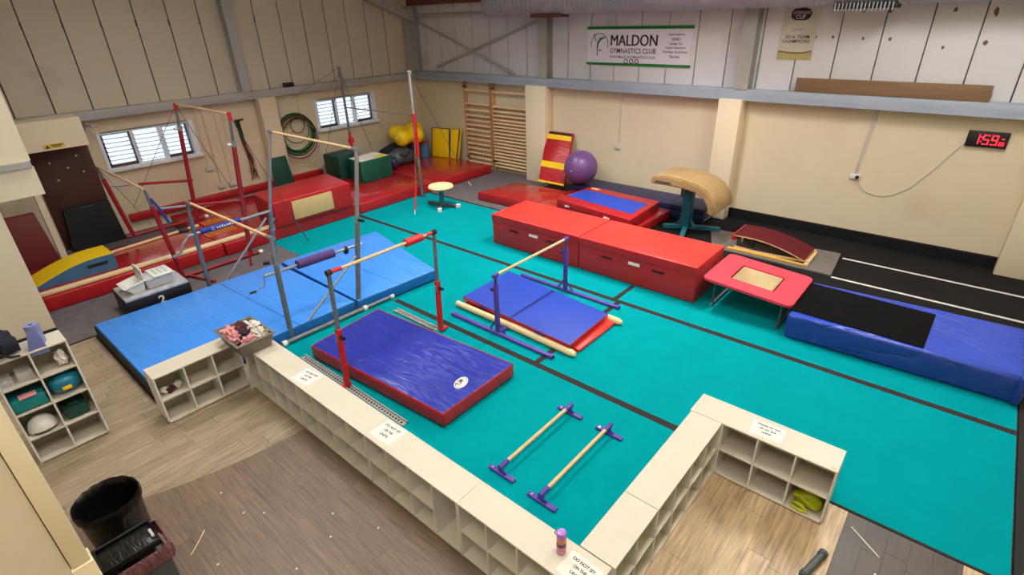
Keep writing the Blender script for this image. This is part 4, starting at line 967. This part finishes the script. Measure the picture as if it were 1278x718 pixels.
boxes('pad_lettering', [((-8.993, -8.989), (3.02+.04*k, 3.046+.04*k), (1.068, 1.094+.006*(k % 3))) for k in range(7)], 'paper', g)
torus('pad_logo', (-8.98, 2.96, 1.09), .022, .004, (0, 1, 0), (0, 0, 1), 'paper', g, 14)
tube('crank_handle', [(-9.04, 2.6, 1.06), (-9.0, 2.5, 1.0), (-9.0, 2.42, .86), (-9.02, 2.3, .8)], [.015, .02, .02, .03], 'chrome', g, 8)
tube('lock_knob', [(-9.04, 2.62, 1.15), (-9.04, 2.5, 1.17)], .04, 'black', g, 10)
# rails
tube('high_rail', [(-8.94, 4.25, 2.4), (-6.66, 4.29, 2.39)], .02, 'wood_rail', g, 14); tube('low_rail', [(-8.98, 2.74, 1.57), (-6.66, 2.82, 1.53)], .02, 'wood_rail', g, 14)
for p, q in (((-9.06, 4.25, 2.4), (-8.9, 4.25, 2.4)), ((-6.72, 4.29, 2.39), (-6.57, 4.29, 2.39)), ((-9.06, 2.73, 1.57), (-8.92, 2.74, 1.57)), ((-6.72, 2.82, 1.53), (-6.57, 2.82, 1.53))): tube('rail_end', [p, q], .027, 'chrome', g, 12)
# red uneven bars
g = thing('uneven_bars', 'red framed uneven bars standing over the long red mats', 'uneven bars', (-11.2, 3.3, 0))
DR = 'dark_red_metal'
for (X, zl, zh, z0, yl, yh) in ((-10.08, 1.65, 2.62, .0, 2.49, 4.11), (-12.42, 1.72, 2.62, .24, 2.44, 4.08)):
    a = Vector((X, 2.62, z0+.04)); b = Vector((X, yl, zl)); m = a.lerp(b, .82)
    tube('low_post', [a, m], .04, DR, g, 12); tube('low_post_inner', [m, b], .026, GP, g, 12)
    a = Vector((X, 3.84, z0+.04)); b = Vector((X, yh, zh)); m2 = a.lerp(b, .8)
    tube('high_post', [a, m2], .042, DR, g, 12); tube('high_post_inner', [m2, b], .026, GP, g, 12)
    tube('post_collar', [m2-Vector((0, .006, .05)), m2+Vector((0, .006, .05))], .05, 'chrome', g, 12)
    tube('base_tube', [(X, 2.5, z0+.035), (X, 4.0, z0+.035)], .03, DR, g, 10)
    tube('cross_tube', [(X, 2.52, 1.31), (X, 3.0, 1.24)], .022, 'chrome', g, 10); tube('cross_tube_red', [(X, 3.0, 1.24), (X, 3.98, 1.09)], .028, DR, g, 10)
    tube('lock_knob', [m2+Vector((0, -.04, 0)), m2+Vector((0, -.11, 0))], .025, 'white_plastic', g, 8)
    tube('white_end', [(X, 4.0, z0+.035), (X, 4.07, z0+.035)], .04, 'white_plastic', g, 10)
    tube('end_cap', [b-Vector((0, 0, .12)), b+Vector((0, 0, .02))], .036, RM, g, 12)
tube('low_rail', [(-12.38, 2.44, 1.72), (-10.14, 2.49, 1.65)], .02, 'wood_rail', g, 12); tube('high_rail', [(-12.38, 4.08, 2.62), (-10.12, 4.11, 2.61)], .02, 'wood_rail', g, 12)
beam('cross_foot', (-10.05, 2.72, .03), (-9.45, 2.9, .03), .05, .03, DR, g)
tube('blue_strap', [(-10.06, 2.52, 1.5), (-10.03, 2.6, 1.3), (-10.02, 2.66, 1.05)], .02, 'blue_pad', g, 6)
def cable(g, a, b, r=.006, mat='dark_steel', name='guy_cable'): tube(name, [a, b], r, mat, g, 5)
cable(g, (-10.08, 4.11, 2.58), (-9.85, 4.93, .02)); cable(g, (-10.08, 4.11, 2.58), (-9.62, 3.62, .02), .005)
cable(g, (-12.42, 4.08, 2.6), (-12.9, 5.0, .26)); cable(g, (-12.42, 2.44, 1.7), (-12.9, 3.1, .26), .005); cable(g, (-12.42, 4.08, 2.6), (-13.2, 2.95, .6), .005)
tube('tension_chain', [(-9.66, 3.66, .25), (-9.62, 3.62, .02)], .02, DR, g, 6); tube('tension_chain', [(-9.9, 4.74, .55), (-9.85, 4.93, .02)], .012, 'dark_steel', g, 6)
# far high bar
g = thing('high_bar', 'tall steel high bar with red clamps and guy cables near the corner', 'high bar', (-11.5, 8.2, 0))
P1, P2 = Vector((-10.31, 8.37, 0)), Vector((-12.72, 8.12, .24))
for i, (P, top) in enumerate(((P1, 2.90), (P2, 2.96))):
    t0 = P+Vector((0, 0, .01))
    tube('lower_post', [t0, Vector((P.x, P.y, 1.0))], .035, GP, g, 12)
    tube('red_sleeve', [(P.x, P.y, 1.0 if i == 0 else .95), (P.x, P.y, 2.0 if i == 0 else 1.35)], .05 if i == 0 else .04, RM, g, 12)
    tube('upper_post', [(P.x, P.y, 1.9 if i == 0 else 1.3), (P.x, P.y, top)], .032, GP if i else 'steel_grey', g, 12)
    lathe('base_plate', [(.09, P.z+.002), (.09, P.z+.012)], (P.x, P.y, 0), 'dark_steel', g, 16)
    tubes('top_fitting', [([(P.x-.06, P.y, top), (P.x+.06, P.y, top)], .02), ([(P.x, P.y-.06, top+.03), (P.x, P.y+.06, top+.03)], .02)], 'steel_grey', g)
box('wall_clamp', (-12.76, -12.68), (8.06, 8.2), (1.1, 1.22), RM, g, .01)
tube('steel_bar', [P1+Vector((0, 0, 1.97)), (-12.72, 8.12, 2.0)], .014, 'chrome', g, 10)
cable(g, (-10.31, 8.37, 2.9), (-9.95, 9.75, .02)); cable(g, (-10.31, 8.37, 1.95), (-9.5, 7.55, .6)); tube('tensioner', [(-9.5, 7.55, .6), (-9.38, 7.36, .1)], .02, RM, g, 8)
cable(g, (-9.38, 7.36, .1), (-9.36, 7.32, .01), .012, 'white_plastic', 'hook'); cable(g, (-9.98, 9.68, .12), (-9.95, 9.75, .01), .016, 'white_plastic', 'hook')
cable(g, (-12.72, 8.12, 2.96), (-13.3, 7.45, .26)); cable(g, (-12.72, 8.12, 2.96), (-13.3, 9.15, .6)); cable(g, (-12.72, 8.12, 2.96), (-13.3, 7.0, 2.3), .005); cable(g, (-12.72, 8.12, 2.96), (-13.3, 8.6, 2.3), .005)
# mushroom stool
g = thing('mushroom_trainer', 'round cream topped mushroom trainer on grey feet by the carpet', 'stool', (-9.4, 8.2, 0))
cx, cy = -9.30, 8.12
lathe('round_top', [(.05, .44), (.26, .45), (.30, .48), (.28, .515), (.15, .54), (.01, .545)], (cx, cy, 0), 'cream_suede', g, 32)
lathe('top_band', [(.262, .44), (.285, .455)], (cx, cy, 0), 'tan_panel', g, 32)
tube('column', [(cx, cy, .06), (cx, cy, .45)], .055, 'vault_teal', g, 14)
for k, a in enumerate((radians(20), radians(-50), radians(190))):
    d = Vector((cos(a), sin(a), 0)); c0 = Vector((cx, cy, .05)); beam('foot', c0, c0+d*.42, .08, .06, 'dark_steel', g)
    if k < 2: beam('white_pad', c0+d*.38, c0+d*.47, .09, .085, 'white_plastic', g)
# vaulting table
g = thing('vaulting_table', 'tan suede vaulting table on a dark teal column and feet', 'vaulting table', (-4.06, 10.0, 0))
top = [(-4.70, 1.10), (-4.6, 1.15), (-4.3, 1.17), (-4.0, 1.15), (-3.75, 1.10), (-3.55, 1.0), (-3.42, .86), (-3.36, .70), (-3.37, .58)]
bot = [(-3.50, .57), (-3.53, .72), (-3.62, .85), (-3.8, .95), (-4.1, .99), (-4.4, .995), (-4.70, .99)]
prism('padded_top', top+bot, 9.5, 10.36, 'y', 'suede_tan', g, .025)
box('side_lettering', (-4.6, -4.28), (9.492, 9.5), (1.03, 1.07), 'dark_steel', g)
box('under_plate', (-4.35, -3.85), (9.65, 10.2), (.96, .99), 'vault_teal', g)
box('column', (-4.16, -3.98), (9.86, 10.04), (.08, .97), 'vault_teal', g, .01)
tube('column_inner', [(-4.2, 9.9, .7), (-4.2, 9.9, .95)], .025, 'dark_steel', g, 8)
for (xb, yb) in ((-4.5, 9.85), (-3.5, 10.3), (-3.9, 9.4), (-4.4, 10.5)):
    beam('foot', (-4.07, 9.95, .1), (xb, yb, .05), .09, .08, 'vault_teal', g)
for s in (-1, 1): beam('gusset', (-4.07+s*.2, 9.93, .1), (-4.07+s*.06, 9.94, .3), .05, .04, 'vault_teal', g)
# grey mat + springboard
tag(slab('grey_floor_mat', [(-3.7, 10.35), (-3.3, 9.42), (-1.28, 9.40), (-1.36, 10.46)], .004, .018, 'grey_mat'), 'grey mat on the black track under the springboard', 'mat')
g = thing('springboard', 'maroon topped wooden springboard lying on the grey mat', 'springboard', (-2.4, 9.9, .02))
n = 14; P_ = []
for k in range(n+1):
    t = k/n; P_.append((-2.98+1.24*t, .11+.19*(math.cos(t*pi/2))**.9+.035*sin(pi*t)))
prism('top_board', P_+[(x, z-.022) for x, z in reversed(P_)], 9.53, 10.2, 'y', ['ply', 'board_maroon'], g, 0, True)
for s in (9.56, 10.12): prism('side_spring', [(-2.95, .05), (-2.6, .035), (-2.2, .05), (-1.8, .075), (-1.7, .075), (-1.7, .1), (-1.85, .1), (-2.2, .075), (-2.6, .06), (-2.95, .08)], s, s+.05, 'y', 'ply', g)
box('end_block', (-3.0, -2.93), (9.53, 10.2), (.2, .30), 'red_metal', g, .008)
for yy in (9.53, 10.17): box('base_board', (-3.05, -1.72), (yy-.02, yy+.03), (.019, .05), 'ply_yellow', g, .004)
box('cross_base', (-1.74, -1.68), (9.51, 10.2), (.019, .07), 'ply', g, .004)
for (xx, yy) in ((-2.9, 9.65), (-2.9, 10.0), (-2.7, 9.82)): tube('spring', [(xx, yy, .05), (xx, yy, .24)], .035, 'dark_steel', g, 10)
box('white_strap', (-1.98, -1.93), (10.2, 10.32), (.1, .13), 'paper', g)
# trampette
g = thing('trampette', 'red padded mini trampoline between the red block and blue mat', 'trampoline', (-2, 7.7, 0))
def rr(cx, cy, hx, hy, r, n=6):
    P = []
    for (sx, sy, a0) in ((1, 1, 0), (-1, 1, pi/2), (-1, -1, pi), (1, -1, 1.5*pi)):
        for k in range(n+1):
            a = a0+pi/2*k/n; P.append((cx+sx*(hx-r)+r*cos(a), cy+sy*(hy-r)+r*sin(a)))
    return P
def tz(x): return .5-.08*(x+2.55)/1.2
o_ = rr(-1.94, 7.66, .62, .55, .09); i_ = rr(-1.935, 7.62, .31, .27, .03)
bm = bmesh.new(); a = [bm.verts.new((x, y, tz(x))) for x, y in o_]; b = [bm.verts.new((x, y, tz(x)+.012)) for x, y in i_]; c = [bm.verts.new((x, y, tz(x)-.035)) for x, y in o_]
d = [bm.verts.new((x, y, tz(x)-.02)) for x, y in i_]
n = len(o_)
for k in range(n):
    j = (k+1) % n; bm.faces.new((a[k], a[j], b[j], b[k])); bm.faces.new((c[k], c[j], a[j], a[k])); bm.faces.new((b[k], b[j], d[j], d[k])); bm.faces.new((d[k], d[j], c[j], c[k]))
bmesh.ops.recalc_face_normals(bm, faces=bm.faces); from_bm('frame_pad', bm, 'pink_red', g, 30)
bm = bmesh.new(); bm.faces.new([bm.verts.new((x, y, tz(x)-.012)) for x, y in i_]); bmesh.ops.solidify(bm, geom=bm.faces, thickness=.006); from_bm('jumping_bed', bm, 'mat_red', g, 0)
i2 = rr(-1.935, 7.62, .285, .25, .02); bm = bmesh.new(); bm.faces.new([bm.verts.new((x, y, tz(x)+.004)) for x, y in i2]); bmesh.ops.solidify(bm, geom=bm.faces, thickness=.006); from_bm('cream_bed', bm, 'cream_suede', g, 0)
tube('steel_frame', [(x, y, tz(x)-.05) for x, y in rr(-1.94, 7.66, .58, .51, .09)]+[(o_[0][0]-.04, o_[0][1]-.04, tz(o_[0][0])-.05)], .018, 'dark_steel', g, 8)
for (xx, yy) in ((-1.45, 7.2), (-1.45, 8.1), (-2.42, 7.3), (-2.42, 8.1)):
    tube('leg', [(xx, yy, tz(xx)-.06), (xx, yy, .03)], .018, 'dark_steel', g, 8)
tube('base_bar', [(-2.42, 7.22, .025), (-2.42, 8.15, .025)], .018, 'chrome', g, 8); tube('base_bar', [(-1.45, 7.15, .025), (-1.45, 8.15, .025)], .018, 'dark_steel', g, 8)
# long blue mat with black carpet
g = thing('long_blue_mat', 'long wrinkled blue mat running to the right edge of the teal floor', 'mat', (-.2, 7.6, 0))
slab('mat_cover', [(-1.33, 7.0), (1.08, 7.08), (1.06, 8.38), (-1.33, 8.22)], .003, .36, ['long_blue_side', 'long_blue'], g, .05, 4)
bm = bmesh.new(); nx, ny = 26, 16; V = []
for i in range(nx+1):
    for j in range(ny+1):
        x = .14+.92*i/nx; y = 7.1+1.2*j/ny
        e = min(i, nx-i, j, ny-j)/3.0; e = min(1, e)
        V.append(bm.verts.new((x, y, .358+.006*e+e*.022*max(0, noise.noise(Vector((x*5+y*2.2, y*1.6-x*1.5, 1.3)))+.15))))
for i in range(nx):
    for j in range(ny): bm.faces.new((V[i*(ny+1)+j], V[(i+1)*(ny+1)+j], V[(i+1)*(ny+1)+j+1], V[i*(ny+1)+j+1]))
from_bm('wrinkled_cover', bm, 'long_blue', g, 80)
slab('end_cap', [(1.02, 7.03), (1.105, 7.04), (1.1, 8.36), (1.02, 8.36)], .01, .372, 'long_blue_side', g, .03, 3)
tag(slab('black_carpet', [(-1.34, 7.12), (.15, 7.1), (.17, 8.1), (-1.34, 8.12)], .3645, .376, 'black_carpet', None, .004), 'black carpet runner lying on the long blue mat', 'carpet')
# black box with tape top and tubs
g = thing('black_vault_box', 'black box numbered 2 with worn silver taped top', 'box', (-9.4, 2.0, 0))
q = [(-9.77, 1.52), (-9.09, 1.5), (-9.09, 2.42), (-9.75, 2.44)]
slab('box_body', q, .0, .30, 'box_black', g, .01); slab('taped_top', [(x+(.01 if x < -9.4 else -.01), y+(.01 if y < 2 else -.01)) for x, y in q], .298, .345, 'silver_tape', g, .015)
text('number', '2', (-9.078, 1.93, .12), (0, 1, 0), (0, 0, 1), .09, .14, 'paper', g, .03)
g = thing('scoop_bin', 'grey plastic storage bin with white lid open on the black box', 'bin', (-9.4, 2, .345), 'grey storage bins')
bm = bmesh.new(); hexa(bm, [(-9.5, 1.88, .346), (-9.22, 1.88, .346), (-9.22, 2.22, .346), (-9.5, 2.22, .346), (-9.55, 1.86, .52), (-9.18, 1.86, .52), (-9.18, 2.26, .52), (-9.55, 2.26, .52)], .015); from_bm('bin_body', bm, 'grey_plastic', g)
slab('lid', [(-9.57, 1.98), (-9.16, 1.98), (-9.16, 2.28), (-9.57, 2.28)], .521, .545, 'white_plastic', g, .01)
for k in range(3): box('lid_slot', (-9.5, -9.24), (2.04+.07*k, 2.07+.07*k), (.545, .549), 'grey_plastic', g)
g = thing('scoop_bin', 'smaller open white bin tilted in front of the lidded bin', 'bin', (-9.5, 1.7, .345), 'grey storage bins')
bm = bmesh.new()
def rg2(y0, y1, x0, x1, z, dz): return [bm.verts.new((x0, y0, z)), bm.verts.new((x1, y0, z)), bm.verts.new((x1, y1, z+dz)), bm.verts.new((x0, y1, z+dz))]
Ls = [rg2(1.68, 1.84, -9.45, -9.25, .346, 0), rg2(1.58, 1.85, -9.52, -9.18, .47, .06), rg2(1.56, 1.87, -9.54, -9.16, .475, .06), rg2(1.6, 1.83, -9.5, -9.2, .475, .06), rg2(1.69, 1.82, -9.44, -9.26, .36, 0)]
for a, b in zip(Ls, Ls[1:]):
    for k in range(4): bm.faces.new((a[k], a[(k+1) % 4], b[(k+1) % 4], b[k]))
bm.faces.new(list(reversed(Ls[0]))); bm.faces.new(Ls[-1]); bmesh.ops.recalc_face_normals(bm, faces=bm.faces); from_bm('bin_body', bm, 'white_plastic', g)
slab('raised_lid', [(-9.52, 1.84), (-9.18, 1.84), (-9.18, 1.862), (-9.52, 1.862)], [.54]*4, [.72]*4, 'white_plastic', g, .006)
slab('lid_slot', [(-9.46, 1.834), (-9.24, 1.834), (-9.24, 1.842), (-9.46, 1.842)], .60, .66, 'grey_plastic', g, 0)
# bins near the camera
g = thing('waste_bin', 'round black swing bin body lined with a black sack', 'bin', (-4.3, .13, 0))
cx, cy = -4.36, .13
lathe('bin_body', [(.165, .002), (.17, .01), (.208, .70), (.218, .72), (.218, .75), (.206, .76), (.2, .74), (.16, .12), (.01, .11)], (cx, cy, 0), 'bin_bag', g, 40)
bm = bmesh.new(); seg = 64; prof = [(.22, .70), (.228, .76), (.219, .785), (.205, .77), (.19, .70), (.15, .2), (.02, .16)]; rings = []
for (r, z) in prof:
    rings.append([bm.verts.new((cx+(r+.006*noise.noise(Vector((k*.7, z*9, 1)))+.004*sin(k*1.9))*cos(2*pi*k/seg), cy+(r+.006*noise.noise(Vector((k*.7, z*9, 1))))*sin(2*pi*k/seg), z+.012*noise.noise(Vector((k*.35, z*3, 4))))) for k in range(seg)])
for a, b in zip(rings, rings[1:]):
    for k in range(seg): bm.faces.new((a[k], a[(k+1) % seg], b[(k+1) % seg], b[k]))
bm.faces.new(rings[-1]); bmesh.ops.recalc_face_normals(bm, faces=bm.faces); from_bm('bin_liner', bm, 'bin_bag', g, 80)
g = thing('waste_bin', 'rectangular black bin with flap lid and mauve sack beside the round bin', 'bin', (-3.85, .1, 0))
slab('bin_body', [(-3.99, -.1), (-3.7, -.1), (-3.7, .29), (-3.99, .29)], .002, .56, 'dark_steel', g, .02)
bm = bmesh.new(); seg = 48; rings = []
base = rr(-3.85, .1, .165, .215, .05, 11)
for (s, z) in ((1.0, .50), (1.06, .54), (1.07, .6), (1.03, .64), (.98, .65)):
    rings.append([bm.verts.new((-3.85+(x+3.85)*s*(1+.03*noise.noise(Vector((k*.6, z*8, 2)))), .1+(y-.1)*s*(1+.03*noise.noise(Vector((k*.6, z*8, 2)))), z+.02*noise.noise(Vector((k*.45, z*5, 6))))) for k, (x, y) in enumerate(base)])
n = len(base)
for a, b in zip(rings, rings[1:]):
    for k in range(n): bm.faces.new((a[k], a[(k+1) % n], b[(k+1) % n], b[k]))
bmesh.ops.recalc_face_normals(bm, faces=bm.faces); from_bm('bin_liner', bm, 'mauve_bag', g, 80)
slab('flap_lid', [(-3.99, -.09), (-3.72, -.09), (-3.72, .28), (-3.99, .28)], [.645]*4, [.68]*4, 'bin_bag', g, .012)
tube('lid_rim', [(-3.98, -.08, .69), (-3.73, -.08, .69), (-3.73, .27, .69), (-3.98, .27, .69), (-3.98, -.08, .69)], .012, 'black', g, 8)
box('lid_catch', (-3.88, -3.79), (.24, .26), (.68, .70), 'grey_plastic', g, .004)
# grey tube lower right
g = thing('grey_tube', 'short dark grey tube with collar on the light vinyl by the camera', 'tube', (-.08, 3.6, 0))
tube('tube_body', [(-.06, 3.74, .035), (-.13, 3.45, .035)], .03, 'tube_grey', g, 16); tube('collar', [(-.052, 3.775, .037), (-.062, 3.735, .037)], .036, 'tube_grey', g, 16); tube('end_collar', [(-.118, 3.49, .037), (-.125, 3.465, .037)], .036, 'dark_steel', g, 16)

# small dark clips on the gable joints
for k in range(0, 9):
    S(box('joint_clip', (-13.602, -13.594), (1.745+.614*k-.014, 1.745+.614*k+.014), (4.02, 4.14), 'joint', wl))
# sub-parts hang from the part they belong to
SUB = {'carry_loop': 'cap', 'cream_bed': 'jumping_bed', 'handle': 'mat_cover', 'label': 'mat_cover', 'piping': 'mat_cover', 'seam': 'mat_cover', 'logo_oval': 'mat_cover',
       'lid_flap': 'mat_cover', 'blue_centre': 'mat_cover', 'foot_bolt': 'foot', 'foot_pad': 'foot', 'end_cap': 'base_rail', 'rail_holes': 'base_rail', 'rail_end': 'rail',
       'lettering': 'banner_sheet', 'hand_slot': 'ramp_body', 'pad_logo': 'blue_pad', 'pad_lettering': 'blue_pad', 'crank_grip': 'crank_arm', 'lid_slot': 'lid', 'lid_catch': 'flap_lid',
       'lid_rim': 'flap_lid', 'buckle': 'bag_body', 'bag_strap': 'bag_body', 'white_pad': 'foot', 'post_collar': 'high_post', 'valve': 'ball_skin', 'tension_chain': 'guy_cable',
       'side_lettering': 'padded_top', 'grille_cloth': 'cabinet', 'core_hole': 'roll', 'digit': 'clock_case', 'colon': 'clock_case', 'top_band': 'banner_sheet', 'bottom_band': 'banner_sheet'}
def centre(o):
    v = [Vector(c) for c in o.bound_box]; return sum(v, Vector())/8
for root in [o for o in bpy.data.objects if o.parent is None and o.type == 'EMPTY' and 'category' in o]:
    if root['category'] == 'shelf unit': continue
    kids = list(root.children)
    for c in kids:
        want = SUB.get(c.name.split('.')[0])
        if not want: continue
        cand = [k for k in kids if k is not c and (k.name.split('.')[0] == want or (want == 'rail' and k.name.split('.')[0] in ('wooden_rail', 'high_rail', 'low_rail')))]
        if not cand: continue
        best = min(cand, key=lambda k: (centre(k)-centre(c)).length)
        if c.location.length > 1e-6 or best.location.length > 1e-6: continue
        c.parent = best; c.matrix_parent_inverse = Matrix.Identity(4)
